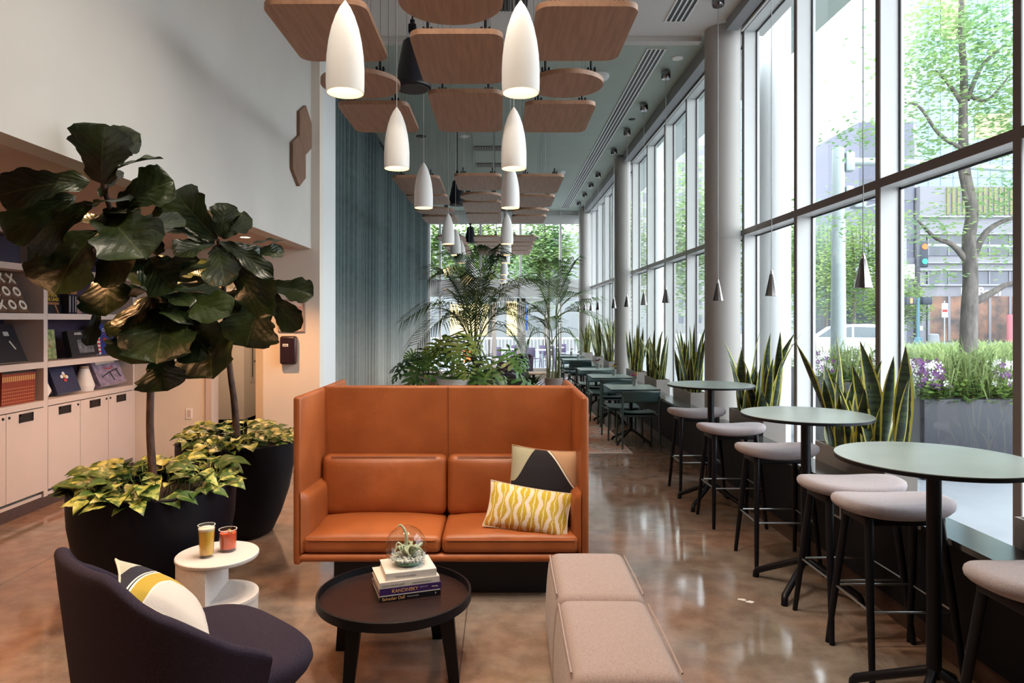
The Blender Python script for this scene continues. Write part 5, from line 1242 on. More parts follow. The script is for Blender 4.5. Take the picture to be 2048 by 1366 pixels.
for (x, y, lb_) in ((-0.785, 6.12, 'black bell loudspeaker hung between the wood panels nearest the viewer'), (-0.77, 12.3, 'black bell loudspeaker in the second panel cluster on the curtain side'), (-0.80, 18.4, 'black bell loudspeaker in the far panel cluster on the curtain side'),
                    (0.13, 12.9, 'black bell loudspeaker behind the window side pendants, second cluster'), (0.13, 19.6, 'black bell loudspeaker behind the window side pendants, far cluster')):
    place(spk, used, (x, y, 3.82), 0, lb_)
    if y > 8.3: pass

# ------------------------------------------------------------------ white bullet pendants
shade_m = mat('matt_white_shade', (0.80, 0.79, 0.77), 0.55, noise_amt=0.02, nscale=6)
bulb_m = mat('pendant_bulb_glow', (1, 0.8, 0.6), 0.5, emit=(1.0, 0.60, 0.26), estr=16.0); inner_m = mat('pendant_inner_white', (0.85, 0.82, 0.78), 0.5, noise_amt=0.02)
pen = thing('bullet_pendant', '', 'pendant lamp', (0, 0, 0), 0, 'white bullet pendants')
prof_o = [(0.0945, 0.0), (0.096, 0.05), (0.096, 0.12), (0.092, 0.19), (0.083, 0.26), (0.068, 0.33), (0.048, 0.39), (0.027, 0.435), (0.012, 0.455), (0.006, 0.466), (0.0, 0.468)]
MB().lathe([(0.0905, 0.0), *prof_o], 40).build('shade', shade_m, pen, angle=50)
MB().lathe([(0.0905, 0.0), (0.091, 0.06), (0.088, 0.16), (0.06, 0.28), (0.0, 0.33)], 40).build('inner_reflector', inner_m, pen, angle=50)
MB().lathe([(0, 0.06), (0.03, 0.062), (0.048, 0.085), (0.05, 0.115), (0.03, 0.16), (0, 0.18)], 24).build('bulb', bulb_m, pen, angle=60)
MB().tube([(0, 0, 0.465), (0, 0, 2.345)], 0.0035, 6).build('cord', mat('white_cord', (0.45, 0.45, 0.44), 0.6, noise_amt=0.05), pen)
PY = [3.46, 5.19, 7.01, 10.33, 12.08, 13.77, 17.4, 19.3, 21.1]
od = 'nearest second third fourth fifth sixth seventh eighth last'.split(); used = []
for x, side_ in ((-0.785, 'curtain side'), (0.105, 'window side')):
    for k, y in enumerate(PY):
        place(pen, used, (x, y, 2.90), 0, f'white bullet pendant, {od[k]} of the row hanging on the {side_}')
        lamp('SPOT', 'pendant_light', (x, y, 2.955), PEN_W if y > 3 else PEN_W, (1.0, 0.66, 0.36), 0.04, 118, 0.7)

# ------------------------------------------------------------------ silver cone pendants along the windows
cone_m = mat('polished_chrome_cone', (0.26, 0.24, 0.24), 0.14, 1.0, noise_amt=0.05)
cp = thing('cone_pendant', '', 'pendant lamp', (0, 0, 0), 0, 'silver cone pendants along the windows')
MB().lathe([(0.055, 0.0), (0.056, 0.0), (0.017, 0.185), (0.012, 0.188), (0.010, 0.186), (0.053, 0.002)], 10).build('cone_shade', cone_m, cp, angle=15)
MB().lathe([(0, 0.185), (0.013, 0.185), (0.014, 0.2), (0.008, 0.212), (0.006, 0.225), (0, 0.226)], 16).build('collar', chrome, cp)
MB().cyl((0, 0), 0.022, 0.02, 0.06, 14).build('bulb', mat('cone_bulb_glow', (1, .85, .65), 0.5, emit=(1.0, 0.7, 0.4), estr=2.5), cp)
MB().tube([(0, 0, 0.22), (0, 0, 3.2)], 0.003, 6).build('cord', wire_m, cp)
MB().lathe([(0, 3.13), (0.055, 3.13), (0.065, 3.15), (0.065, 3.235), (0, 3.235)], 24).build('canopy', cone_m, cp)
od2 = 'nearest second third fourth fifth sixth seventh eighth ninth tenth last'.split(); used = []
for k, y in enumerate([4.36, 5.83, 7.26, 9.55, 11.0, 12.47, 13.9, 16.15, 17.4, 18.7, 20.1]):
    q = place(cp, used, (2.32, y, 1.99 if y > 8.3 else 1.955), 0, f'silver cone pendant, {od2[k]} of the line along the street windows')

# ------------------------------------------------------------------ round bar tables and stools
sage_top = mat('sage_linoleum_top', (0.27, 0.31, 0.28), 0.30, col2=(0.23, 0.265, 0.24), nscale=5)
bt = thing('bar_table', '', 'bar table', (0, 0, 0))
MB().cyl((0, 0), 0.398, 1.125, 1.142, 72).build('table_top', sage_top, bt, angle=30)
MB().cyl((0, 0), 0.3985, 1.122, 1.1385, 72).build('edge_band', black_metal, bt, angle=30)
MB().cyl((0, 0), 0.03, 0.17, 1.122, 24).build('pedestal', black_metal, bt, angle=30)
for a in (45, 135, 225, 315):
    c_, s_ = cos(radians(a)), sin(radians(a)); MB().tube([(0.01 * c_, 0.01 * s_, 0.20), (0.325 * c_, 0.315 * s_, 0.05), (0.330 * c_, 0.330 * s_, 0.036), (0.334 * c_, 0.334 * s_, 0.0)], 0.021, 10).build('leg', black_metal, bt, angle=50)
used = []
for (x, y, lb_) in ((1.92, 3.02, 'round sage green bar table on black pedestal, nearest and cut by the frame'), (1.98, 4.42, 'round sage green bar table between the nearest table and the column table'), (1.995, 6.46, 'round sage green bar table standing beside the thick round column')):
    place(bt, used, (x, y, 0), 0, lb_, 'round bar tables by the windows')
seat_m = mat('grey_pink_wool_seat', (0.42, 0.36, 0.375), 0.95, col2=(0.32, 0.27, 0.28), nscale=240, bump=0.3, bscale=300, sheen=0.2)
bs = thing('bar_stool', '', 'bar stool', (0, 0, 0))
m = MB(); n_ = 56; rg_ = [(0, .776), (.80, .776), (.93, .782), (.985, .795), (1.0, .812), (.985, .828), (.94, .839), (.86, .845), (.6, .849), (.3, .849), (0, .849)]
def so(k, f, z_):
    a = 2 * pi * k / n_; e = 2 / 2.7; c_, s_ = cos(a), sin(a); x = 0.29 * f * math.copysign(abs(c_) ** e, c_); y = 0.178 * f * math.copysign(abs(s_) ** e, s_)
    return (x, y, z_ + 0.030 * (x / 0.29) ** 2 - 0.014)
m.add([so(k, f, z_) for f, z_ in rg_ for k in range(n_)], [(r_ * n_ + k, r_ * n_ + (k + 1) % n_, (r_ + 1) * n_ + (k + 1) % n_, (r_ + 1) * n_ + k) for r_ in range(len(rg_) - 1) for k in range(n_)])
m.build('seat', seat_m, bs, angle=180)
MB().rbox(-0.20, 0.20, -0.12, 0.12, 0.73, 0.775, 0.01, 2).build('seat_frame', black_wood, bs)
for sx in (-1, 1):
    for sy in (-1, 1): MB().tube([(sx * 0.175, sy * 0.105, 0.765), (sx * 0.2, sy * 0.16, 0.4), (sx * 0.222, sy * 0.222, 0.0)], [0.021, 0.019, 0.014], 12).build('leg', black_wood, bs)
fr_ = MB(); q4 = [(-0.205, -0.178), (0.205, -0.178), (0.205, 0.178), (-0.205, 0.178)]
for a, b_ in zip(q4, q4[1:] + q4[:1]): fr_.tube([(*a, 0.33), (*b_, 0.33)], 0.006, 8)
fr_.build('footrest', steel, bs, smooth=True)
used = []
for k, (x, y, lb_) in enumerate(((1.995, 2.46, 'grey seated bar stool mostly cut off, on the near side of the big bar table'), (2.005, 3.49, 'grey seated bar stool tucked in on the far side of the nearest bar table'), (2.005, 3.90, 'grey seated bar stool on the near side of the middle bar table'),
        (2.005, 4.95, 'grey seated bar stool on the far side of the middle bar table'), (2.005, 5.93, 'grey seated bar stool on the near side of the column table'), (2.005, 6.97, 'grey seated bar stool on the far side of the column table'))):
    place(bs, used, (x, y, 0), radians((3, 0, 1, -1, 1, 0)[k]), lb_, 'bar stools')

# ------------------------------------------------------------------ square cafe tables, chairs and flowers
green_m = mat('forest_green_lacquer', (0.048, 0.082, 0.080), 0.33, noise_amt=0.1, nscale=10); table_green = mat('sage_table_top', (0.22, 0.29, 0.27), 0.3, noise_amt=0.06, nscale=5)
cf = thing('cafe_table', '', 'cafe table', (0, 0, 0))
MB().box(-0.34, 0.34, -0.36, 0.36, 0.785, 0.8).build('table_top', table_green, cf, smooth=False); MB().box(-0.341, 0.341, -0.361, 0.361, 0.783, 0.796).build('edge_band', black_metal, cf, smooth=False)
MB().cyl((0, 0), 0.026, 0.17, 0.783, 20).build('pedestal', black_metal, cf)
for a in (45, 135, 225, 315):
    c_, s_ = cos(radians(a)), sin(radians(a)); MB().tube([(0.01 * c_, 0.01 * s_, 0.2), (0.31 * c_, 0.31 * s_, 0.045), (0.33 * c_, 0.33 * s_, 0.0)], 0.018, 10).build('leg', black_metal, cf)
cc = thing('cafe_chair', '', 'chair', (0, 0, 0))
def seat_f(u, v): a, b_ = 2 * u - 1, 2 * v - 1; return (0.225 * a * (1 - 0.08 * b_), -0.20 + 0.43 * v, 0.475 + 0.018 * a * a + 0.015 * b_ * b_ * (1 if b_ < 0 else -0.6))
solidify(MB().grid(seat_f, 10, 10).build('seat', green_m, cc, angle=180), 0.012)
def back_f(u, v): a = 2 * u - 1; return (0.255 * a, -0.275 + 0.065 * a * a - 0.03 * v, 0.64 + 0.165 * v - 0.02 * a * a * v)
solidify(MB().grid(back_f, 14, 6).build('backrest', green_m, cc, angle=180), 0.012)
MB().rbox(-0.215, 0.215, -0.19, 0.2, 0.435, 0.46, 0.008, 2).build('seat_frame', green_m, cc)
for sx in (-1, 1):
    MB().tube([(sx * 0.25, -0.235, 0.72), (sx * 0.25, -0.225, 0.5), (sx * 0.255, -0.25, 0.0)], [0.014, 0.016, 0.012], 10).build('leg', green_m, cc); MB().tube([(sx * 0.235, 0.2, 0.47), (sx * 0.25, 0.23, 0.0)], [0.016, 0.012], 10).build('leg', green_m, cc)
    MB().tube([(sx * 0.252, -0.228, 0.46), (sx * 0.236, 0.2, 0.455)], 0.012, 8).build('side_rail', green_m, cc)
uT, uC = [], []; odt = 'nearest second third fourth fifth'.split()
glass_v = clear_glass
def flowers(y, x, cols, lb_):
    o = thing('flower_vase', lb_, 'flower vase', (x, y, 0.8), 0, 'flower vases on the cafe tables')
    MB().lathe([(0, 0.0), (0.03, 0.0), (0.033, 0.004), (0.036, 0.11), (0.034, 0.11), (0.031, 0.012), (0, 0.012)], 20).build('glass_vase', mat('frosted_tumbler', (0.72, 0.74, 0.74), 0.15, trans=0.7, noise_amt=0.05), o)
    for k, c_ in enumerate(cols):
        a = k * 2.2 + x * 9; r_ = 0.028; h = 0.15 + 0.02 * (k % 2); cx_, cy_ = r_ * cos(a), r_ * sin(a) - 0.01; st_ = MB().tube([(0, 0, 0.02), (cx_ * .5, cy_ * .5, 0.1), (cx_, cy_, h)], 0.002, 5); st_.build('stem', stem_m, o)
        m = MB(); n_ = 14
        for ring, (rr, zz) in enumerate(((0.042, 0), (0.03, 0.006), (0.018, 0.012))):
            for q in range(n_):
                b_ = 2 * pi * q / n_ + ring * .2; e = Vector((cx_ + rr * cos(b_), cy_ + rr * sin(b_), h + zz + 0.014)); ce = Vector((cx_, cy_, h + zz)); w_ = Vector((-sin(b_), cos(b_), 0)) * 0.007
                m.add([ce, (ce + e) / 2 - w_ + Vector((0, 0, .004)), (ce + e) / 2 + w_ + Vector((0, 0, .004)), e], [(0, 1, 3, 2)])
        m.build('blossom', c_, o, smooth=False)
pinkf = mat('petal_pink', (0.80, 0.22, 0.42), 0.6, noise_amt=0.25, nscale=40); yelf = mat('petal_yellow', (0.80, 0.60, 0.04), 0.6, noise_amt=0.25, nscale=40); redf = mat('petal_dark_red', (0.22, 0.012, 0.04), 0.6, noise_amt=0.25, nscale=40); creamf = mat('petal_cream', (0.8, 0.65, 0.5), 0.6, noise_amt=0.2, nscale=40)
fl_s = [((pinkf, yelf, pinkf), 'pink and yellow flowers in a clear vase on the nearest cafe table', 1.92), ((yelf, redf, yelf), 'yellow and dark red flowers in a vase on the second cafe table', 1.95), ((redf, redf, redf), 'plum red flowers in a vase on the third cafe table', 1.90), ((redf, redf), 'dark red blooms in a small vase on the fourth cafe table', 1.90), ((creamf, pinkf), 'pale pink blooms in a small vase on the farthest cafe table', 1.9)]
for k, y in enumerate((9.70, 11.6, 13.22, 16.55, 18.15)):
    place(cf, uT, (1.86, y, 0), 0, f'square sage green cafe table, {odt[k]} of the row along the ledge', 'cafe tables along the ledge')
    place(cc, uC, (1.895, y - 0.28, 0), radians((1, -2, 2, 0, 0)[k]), f'dark green chair on the near side of the {odt[k]} cafe table', 'dark green cafe chairs')
    place(cc, uC, (1.80, y + 0.36, 0), pi + radians((2, 0, -3, 0, 0)[k]), f'dark green chair on the far side of the {odt[k]} cafe table', 'dark green cafe chairs')
    flowers(y + 0.05, fl_s[k][2], fl_s[k][0], fl_s[k][1])
# purple tub chairs behind the sofa
tub_m = wool('plum_wool', (0.06, 0.035, 0.065), (0.035, 0.02, 0.04)); leg_o = mat('chair_leg_dark', (0.03, 0.02, 0.02), 0.5, noise_amt=0.1)
tb = thing('tub_chair', '', 'chair', (0, 0, 0))
def tubf(u, w):
    th = (u - 0.5) * radians(230); top = 0.86 - 0.16 * (abs(u - 0.5) * 2) ** 2; R_ = 0.33 if w < 0.5 else 0.27
    if w < 0.44: z_ = 0.36 + (top - 0.36) * w / 0.44
    elif w > 0.56: z_ = 0.36 + (top - 0.36) * (1 - w) / 0.44
    else: k_ = (w - 0.44) / 0.12; R_ = 0.30 + 0.03 * cos(pi * k_); z_ = top + 0.03 * sin(pi * k_)
    R_ *= 1 + 0.10 * (z_ - 0.4); return (R_ * sin(th), -R_ * cos(th), z_)
MB().grid(tubf, 30, 24).build('backrest', tub_m, tb, angle=180); MB().rbox(-0.27, 0.27, -0.26, 0.30, 0.36, 0.50, 0.05, 3, k=3).build('seat', tub_m, tb)
for sx in (-1, 1):
    for sy in (-1, 1): MB().tube([(sx * 0.18, sy * 0.18, 0.37), (sx * 0.26, sy * 0.26, 0)], [0.018, 0.012], 10).build('leg', leg_o, tb)
uB = []
for k, (x, y) in enumerate(((0.24, 11.5), (0.27, 12.4), (0.28, 13.3), (0.28, 14.2), (0.50, 17.2))): place(tb, uB, (x, y, 0), radians((-60, -60, -62, -60, 150)[k]), f'plum tub chair, {("nearest", "second", "third", "fourth", "most distant")[k]} of the chairs between palms and glass end wall', 'plum tub chairs')
low = thing('low_table', 'pale wooden low table among the plum tub chairs', 'table', (0.72, 14.6, 0)); MB().rbox(-0.3, 0.3, -0.3, 0.3, 0.60, 0.63, 0.01, 2).build('table_top', mat('pale_oak', (0.45, 0.30, 0.2), 0.5, noise_amt=0.15, nscale=10, stretch=(1, 6, 1)), low); MB().cyl((0, 0), 0.03, 0.02, 0.6, 16).build('pedestal', black_metal, low); MB().cyl((0, 0), 0.2, 0, 0.02, 24).build('base', black_metal, low)
# faded rug under the cafe tables
t = NT('faded_rug_weave', 0.95); x_, y_, z_, v_ = t.obj(); n1 = t.noise(v_, 2.2, 5); n2 = t.noise(v_, 11.0, 4); n3 = t.noise(v_, 150.0, 2)
c_ = t.mix(smoothstep(t, n1, 0.42, 0.6), (0.46, 0.36, 0.30), (0.46, 0.22, 0.15)); c_ = t.mix(t.math('MULTIPLY', smoothstep(t, n2, 0.52, 0.68), 0.8), c_, (0.10, 0.09, 0.13))
ex = t.math('GREATER_THAN', t.math('MAXIMUM', t.math('ABSOLUTE', t.math('DIVIDE', x_, 1.575)), t.math('ABSOLUTE', t.math('DIVIDE', y_, 2.75))), 0.985); t.color(t.mix(ex, c_, (0.5, 0.42, 0.36))); t.bump(n3, 0.3, 0.004)
rg = tag(MB().rbox(-1.58, 1.58, -2.77, 2.77, 0, 0.010, 0.004, 1).build('rug', t.m, loc=(0.16, 11.69, 0.0)), 'faded pink and blue patterned rug reaching from the cafe tables behind the sofa', 'rug')
# ------------------------------------------------------------------ the street outside
pave = mat('pale_paving', (0.26, 0.275, 0.30), 0.8, noise_amt=0.12, nscale=1.5); road_m = mat('asphalt_grey', (0.19, 0.19, 0.20), 0.85, noise_amt=0.12, nscale=3)
struct(MB().box(3.2, 9.5, -12, 22.4, -0.25, -0.06).build('sidewalk', pave, smooth=False)); struct(MB().box(9.5, 90, -25, 45, -0.25, -0.12).build('road', road_m, smooth=False)); struct(MB().box(-25, 9.5, 22.4, 60, -0.25, -0.08).build('pavement_plaza', pave, smooth=False)); struct(MB().box(9.5, 130, 45, 150, -0.25, -0.05).build('sidewalk_far', pave, smooth=False))
rl = MB()
for k in range(3): rl.box(12 + k * 2.2, 12.3 + k * 2.2, 10, 40, -0.12, -0.115)
for k in range(4): rl.box(12, 24, 12 + 7.5 * k, 12.35 + 7.5 * k, -0.115, -0.112)
struct(rl.build('road_markings', mat('road_paint', (0.8, 0.8, 0.8), 0.7, noise_amt=0.05), smooth=False))
# awning slab above the windows outside
struct(MB().box(3.2, 5.0, -4, 30, 6.3, 6.6).build('roof_overhang', mat('soffit_grey', (0.5, 0.53, 0.52), 0.6, noise_amt=0.04), smooth=False))
for k, y in enumerate((9.3, 16.5)): struct(MB().cyl((3.75, y), 0.2, -0.1, 6.3, 28).build(f'pillar_{k + 1}', pier_paint))
tree_leaf = leafy('street_tree_leaf', (0.42, 0.54, 0.24), (0.24, 0.40, 0.20), 1.2); tree_leaf2 = leafy('bright_tree_leaf', (0.36, 0.46, 0.17), (0.16, 0.27, 0.09), 0.8); tree_teal = leafy('cool_tree_leaf', (0.26, 0.40, 0.22), (0.15, 0.26, 0.15), 0.8)
bark_g = mat('grey_tree_bark', (0.19, 0.165, 0.15), 0.9, col2=(0.10, 0.088, 0.085), nscale=14, stretch=(1, 1, .3), bump=0.6, bscale=30)
def tree(name, label, loc, branches, blobs, n, ls, lm, seed, r0=0.12, group=None, flat=0.5):
    rnd = random.Random(seed); o = thing(name, label, 'tree', loc, 0, group); L = Vector(loc); tm, lf = MB(), MB()
    for pl, a, b_ in branches:
        pts, _ = curl(pl[0], [Vector(q) - Vector(p) for p, q in zip(pl, pl[1:])], 1); k_ = len(pts); tm.tube([p - L for p in pts], [a + (b_ - a) * i / (k_ - 1) for i in range(k_)], 10)
    tm.build('trunk', bark_g, o, angle=70)
    tot = sum(r[0] * r[1] * r[2] for _, r in blobs)
    for c, r in blobs:
        for k in range(int(n * r[0] * r[1] * r[2] / tot)):
            d = Vector((rnd.gauss(0, 0.45), rnd.gauss(0, 0.45), rnd.gauss(0, 0.45))); p = Vector(c) - L + Vector((d.x * r[0], d.y * r[1], d.z * r[2]))
            a = rnd.uniform(0, 6.28); e = Vector((cos(a), sin(a), rnd.uniform(-.5, .3))) * ls * rnd.uniform(.6, 1.3); w = Vector((-sin(a), cos(a), rnd.uniform(-flat, flat))) * ls * 0.26
            lf.add([p, p + e * .5 + w, p + e, p + e * .5 - w], [(0, 1, 2, 3)])
    lf.build('foliage', lm, o, smooth=False)
    return o
T = 10.0
tree('street_tree', 'slim street tree with twisting grey trunk outside the nearest street window', (6.87, 10.0, -0.1),
     [([(6.87, 10, -0.1), P(1936, 760, T), P(1938, 640, T), P(1941, 560, T), P(1938, 480, T), P(1944, 420, T), P(1930, 340, T), P(1926, 240, T), P(1928, 150, T), P(1922, 40, T), P(1930, -120, T)], 0.135, 0.03),
      ([P(1944, 520, T), P(1968, 470, T), P(2000, 445, T), P(2050, 430, T)], 0.055, 0.02), ([P(1946, 605, T), P(1985, 585, T), P(2012, 570, T), P(2050, 562, T)], 0.06, 0.025), ([P(1936, 525, T), P(1905, 490, T), P(1870, 475, T), P(1835, 440, T)], 0.05, 0.015),
      ([P(1934, 400, T), P(1918, 330, T), P(1900, 310, T)], 0.05, 0.02), ([P(1930, 215, T), P(1895, 165, T), P(1870, 140, T)], 0.04, 0.012), ([P(1934, 200, T), P(1965, 130, T), P(2010, 90, T)], 0.04, 0.012), ([P(1930, 300, T), P(1880, 270, T), P(1840, 215, T), P(1810, 205, T)], 0.035, 0.012), ([P(1936, 190, T), P(1975, 200, T), P(2020, 150, T)], 0.035, 0.01)],
     [(P(1860, 140, T), (0.9, 0.8, 0.7)), (P(1990, 110, T), (0.8, 0.8, 0.9)), (P(1900, 40, T), (0.9, 0.8, 0.5)), (P(1850, 290, T), (0.6, 0.6, 0.5)), (P(1995, 220, T), (0.7, 0.6, 0.4)), (P(1870, 450, T), (0.65, 0.5, 0.35)), (P(1995, 400, T), (0.7, 0.5, 0.4)), (P(2000, 500, T), (0.6, 0.5, 0.35)), (P(1890, 545, T), (0.4, 0.4, 0.2)), (P(1960, -150, T), (1.2, 1, .8)), (P(2120, 250, T), (1, 1, 1.5)), (P(1740, 440, T), (0.75, 0.6, 0.3)), (P(1715, 270, T), (0.6, 0.5, 0.3))], 11000, 0.10, tree_leaf, 51)
for k, (px, Y, h, w, lb_) in enumerate(((1705, 37, 8.0, 3.0, 'leafy green tree behind the white car'), (1598, 42, 8.6, 2.8, 'bushy tree seen between two window posts past the thick column'), (1530, 24, 7.0, 1.8, 'tall green tree outside the window right beside the thick column'), (1385, 30, 9.0, 2.2, 'green tree outside the windows between the two columns'), (1250, 35, 8.0, 2.2, 'distant green tree outside beyond the slim column'), (1650, 43, 8.5, 3.6, 'hazy tree standing farther back along the street'), (1790, 44, 5.0, 3.0, 'rounded tree across the street beside the signal pole'))):
    X = (px - CX) * Y / FP
    tree('roadside_tree', lb_, (X, Y, -0.1), [([(X, Y, -0.1), (X + .1, Y, h * .4), (X, Y, h * .8)], 0.14, 0.04)], [((X, Y, h * .62), (w * .55, w * .5, h * .42)), ((X - w * .3, Y, h * .5), (w * .4, w * .4, h * .3)), ((X + w * .35, Y, h * .55), (w * .4, w * .4, h * .3))], 4500, 0.26, (tree_leaf2, tree_teal, tree_leaf2, tree_leaf, tree_leaf2, tree_teal, tree_leaf2)[k], 60 + k, group='trees across the street')
for k, (X, Y, h, w, lb_) in enumerate(((-3.6, 31, 8.0, 2.6, 'green tree outside the glass end wall close to the curtain'), (-0.6, 35, 8.2, 2.6, 'green tree outside the glass end wall behind the white pendants'), (2.0, 31, 7.6, 1.9, 'green tree outside the glass end wall above the slender palm'), (4.7, 29, 8.5, 1.8, 'slim tree outside the corner of the glass end wall'))):
    tree('courtyard_tree', lb_, (X, Y, -0.1), [([(X, Y, -0.1), (X + .15, Y, h * .4), (X, Y, h * .85)], 0.13, 0.04), ([(X + .1, Y, h * .45), (X + .9, Y, h * .75)], 0.06, 0.02), ([(X + .1, Y, h * .4), (X - .8, Y, h * .7)], 0.06, 0.02)], [((X, Y, h * .68), (w * .6, w * .5, h * .32)), ((X - w * .4, Y, h * .6), (w * .4, w * .4, h * .22)), ((X + w * .4, Y, h * .62), (w * .4, w * .4, h * .22))], 4200, 0.27, (tree_leaf2, tree_leaf2, tree_leaf, tree_leaf2)[k], 80 + k, group='trees outside the end wall')
# street planters with flowers
slate = mat('slate_planter', (0.030, 0.031, 0.042), 0.45, noise_amt=0.1, nscale=6); herb = leafy('planter_herb', (0.26, 0.36, 0.10), (0.10, 0.18, 0.05), 5, 0.35); plume = leafy('grass_plume', (0.34, 0.40, 0.18), (0.18, 0.25, 0.10), 3, 0.35); vio = mat('violet_petals', (0.18, 0.05, 0.22), 0.6, noise_amt=0.3, nscale=20); whp = mat('white_petals', (0.8, 0.78, 0.78), 0.6, noise_amt=0.05)
def street_planter(x0, x1, y0, y1, ht, label, seed, n):
    rnd = random.Random(seed); o = thing('street_planter', label, 'planter', ((x0 + x1) / 2, (y0 + y1) / 2, -0.06), 0, 'flower planters on the sidewalk'); w, d = (x1 - x0) / 2, (y1 - y0) / 2
    MB().rbox(-w, w, -d, d, 0, ht, 0.02, 2, k=1).build('planter_box', slate, o); MB().box(-w + .03, w - .03, -d + .03, d - .03, ht, ht + .01).build('soil', soil, o, smooth=False)
    lf, gr, f1_, f2_ = MB(), MB(), MB(), MB()
    for k in range(n):
        p = Vector((rnd.uniform(-w * 1.02, w * 1.02), rnd.uniform(-d * 1.1, d), ht + abs(rnd.gauss(0, 0.12)) - 0.05)); a = rnd.uniform(0, 6.28); e = Vector((cos(a), sin(a), rnd.uniform(-.3, .7))) * rnd.uniform(.05, .10); s_ = Vector((-sin(a), cos(a), 0)) * 0.028
        lf.add([p, p + e * .5 + s_, p + e, p + e * .5 - s_], [(0, 1, 2, 3)])
    for k in range(n // 7):
        b_ = Vector((rnd.gauss(-w * .1, w * .3), rnd.gauss(0, d * .4), ht)); a = rnd.uniform(0, 6.28); h_ = rnd.uniform(.3, .75); c_ = b_ + Vector((cos(a) * .12, sin(a) * .12, h_ * .7)); e = b_ + Vector((cos(a) * .42, sin(a) * .42, h_ * rnd.uniform(.5, 1.0))); s_ = Vector((-sin(a), cos(a), 0)) * 0.006
        gr.add([b_ - s_, b_ + s_, c_ + s_ * 1.3, c_ - s_ * 1.3, e], [(0, 1, 2, 3), (3, 2, 4)])
    for k in range(n // 12):
        q = Vector((rnd.choice([rnd.uniform(w * .15, w), rnd.uniform(-w, -w * .6)]), rnd.uniform(-d, d), ht + rnd.uniform(.12, .42)))
        for fm, kk in ((f1_, 0), (f2_, 1)):
            if k % 2 == kk:
                for z_ in range(4):
                    a = z_ * 1.57 + k; e = Vector((cos(a), -0.2, sin(a))) * .03; s_ = Vector((-sin(a), 0, cos(a))) * .016; fm.add([q, q + e + s_, q + e * 1.3, q + e - s_], [(0, 1, 2, 3)])
    lf.build('trailing_foliage', herb, o, smooth=False); gr.build('grass_foliage', plume, o, smooth=False); f1_.build('violet_blossoms', vio, o, smooth=False); f2_.build('white_blossoms', whp, o, smooth=False)
street_planter(4.78, 6.3, 7.7, 8.4, 0.92, 'slate box planter with white and violet flowers outside the nearest street window', 71, 3000)
street_planter(4.8, 6.0, 10.2, 10.9, 0.88, 'slate box planter of greenery outside behind the spread snake plant', 72, 1600)
street_planter(4.85, 5.7, 13.2, 13.8, 0.9, 'slate box planter outside next to the middle window post', 73, 1200)
hd = MB(); rnd = random.Random(9)
for k in range(7000):
    X = rnd.uniform(14.5, 34); Y = 24 + rnd.gauss(0, 1.0) + (X - 14) * .25; b_ = Vector((X, Y, -0.1)); a = rnd.uniform(0, 6.28); h_ = rnd.uniform(.5, 1.15); e = b_ + Vector((cos(a) * .5, sin(a) * .5, h_)); s_ = Vector((-sin(a), cos(a), 0)) * 0.03; c_ = (b_ + e) / 2 + Vector((0, 0, .25 * h_)); hd.add([b_ - s_, b_ + s_, c_ + s_, c_ - s_, e], [(0, 1, 2, 3), (3, 2, 4)])
tag(hd.build('median_grass', plume, smooth=False), 'tall ornamental grass growing in the street median outside', 'grass', kind='stuff')
# traffic signals
pole_g = mat('galvanised_pole', (0.36, 0.41, 0.42), 0.5, 0.3, noise_amt=0.08, nscale=5); teal_p = mat('teal_signal_pole', (0.07, 0.18, 0.24), 0.5, noise_amt=0.1); sig_b = mat('signal_housing', (0.03, 0.04, 0.06), 0.5, noise_amt=0.1)
o = thing('traffic_mast', 'thick grey traffic signal mast with long arm outside the tall windows', 'traffic mast', (6.94, 14.0, -0.06)); MB().lathe([(0.19, 0), (0.16, .3), (0.115, 5.35), (0, 5.36)], 20).build('pole', pole_g, o); MB().tube([(0, 0, 5.05), (1.2, 0.2, 5.1), (5.2, 1.2, 5.12)], [0.09, 0.08, 0.05], 12).build('arm', pole_g, o)
MB().rbox(.12, .30, -.1, .1, 4.85, 5.25, .03, 2).build('arm_bracket', pole_g, o); m = MB().rbox(.12, .28, -.1, .1, 4.2, 4.55, .03, 2); m.rbox(.28, .52, -.12, .12, 4.1, 4.45, .03, 2); m.tube([(.1, 0, 4.0), (.7, -.1, 4.15), (.75, -.1, 4.1)], .025, 6); m.build('camera_box', pole_g, o)
sg_ = thing('hanging_traffic_signal', 'hanging traffic signal with red lamp lit seen through the street tree', 'traffic signal', (16.1, 26, 4.25)); MB().rbox(-.15, .15, -.13, .13, -.5, .5, .04, 2).build('housing', sig_b, sg_); MB().cyl((0, 0), .11, 0, .03, 18, M=Matrix.Translation((0, -.13, .28)) @ Matrix.Rotation(pi / 2, 4, 'X')).build('red_lamp', mat('red_lamp_glow', (1, .1, .02), .4, emit=(1, .10, .02), estr=1.6), sg_); MB().cyl((0, 0), .11, 0, .03, 18, M=Matrix.Translation((0, -.13, -.28)) @ Matrix.Rotation(pi / 2, 4, 'X')).build('green_lamp', mat('green_lamp_off', (.02, .3, .22), .4, noise_amt=0.05), sg_)
MB().tube([(0, 0.1, .35), (4, 0.1, .3), (9, 0.1, .25)], 0.06, 8).build('span_arm', pole_g, sg_)
o = thing('pedestrian_signal', 'teal pedestrian signal post with two dark heads at the crossing', 'traffic signal', (24.5, 40, -0.05)); MB().cyl((0, 0), .085, 0.7, 3.1, 14).build('pole', teal_p, o); MB().lathe([(0.30, 0), (0.30, 0.1), (0.2, 0.75), (.09, .8), (0, .8)], 18).build('pole_base', teal_p, o)
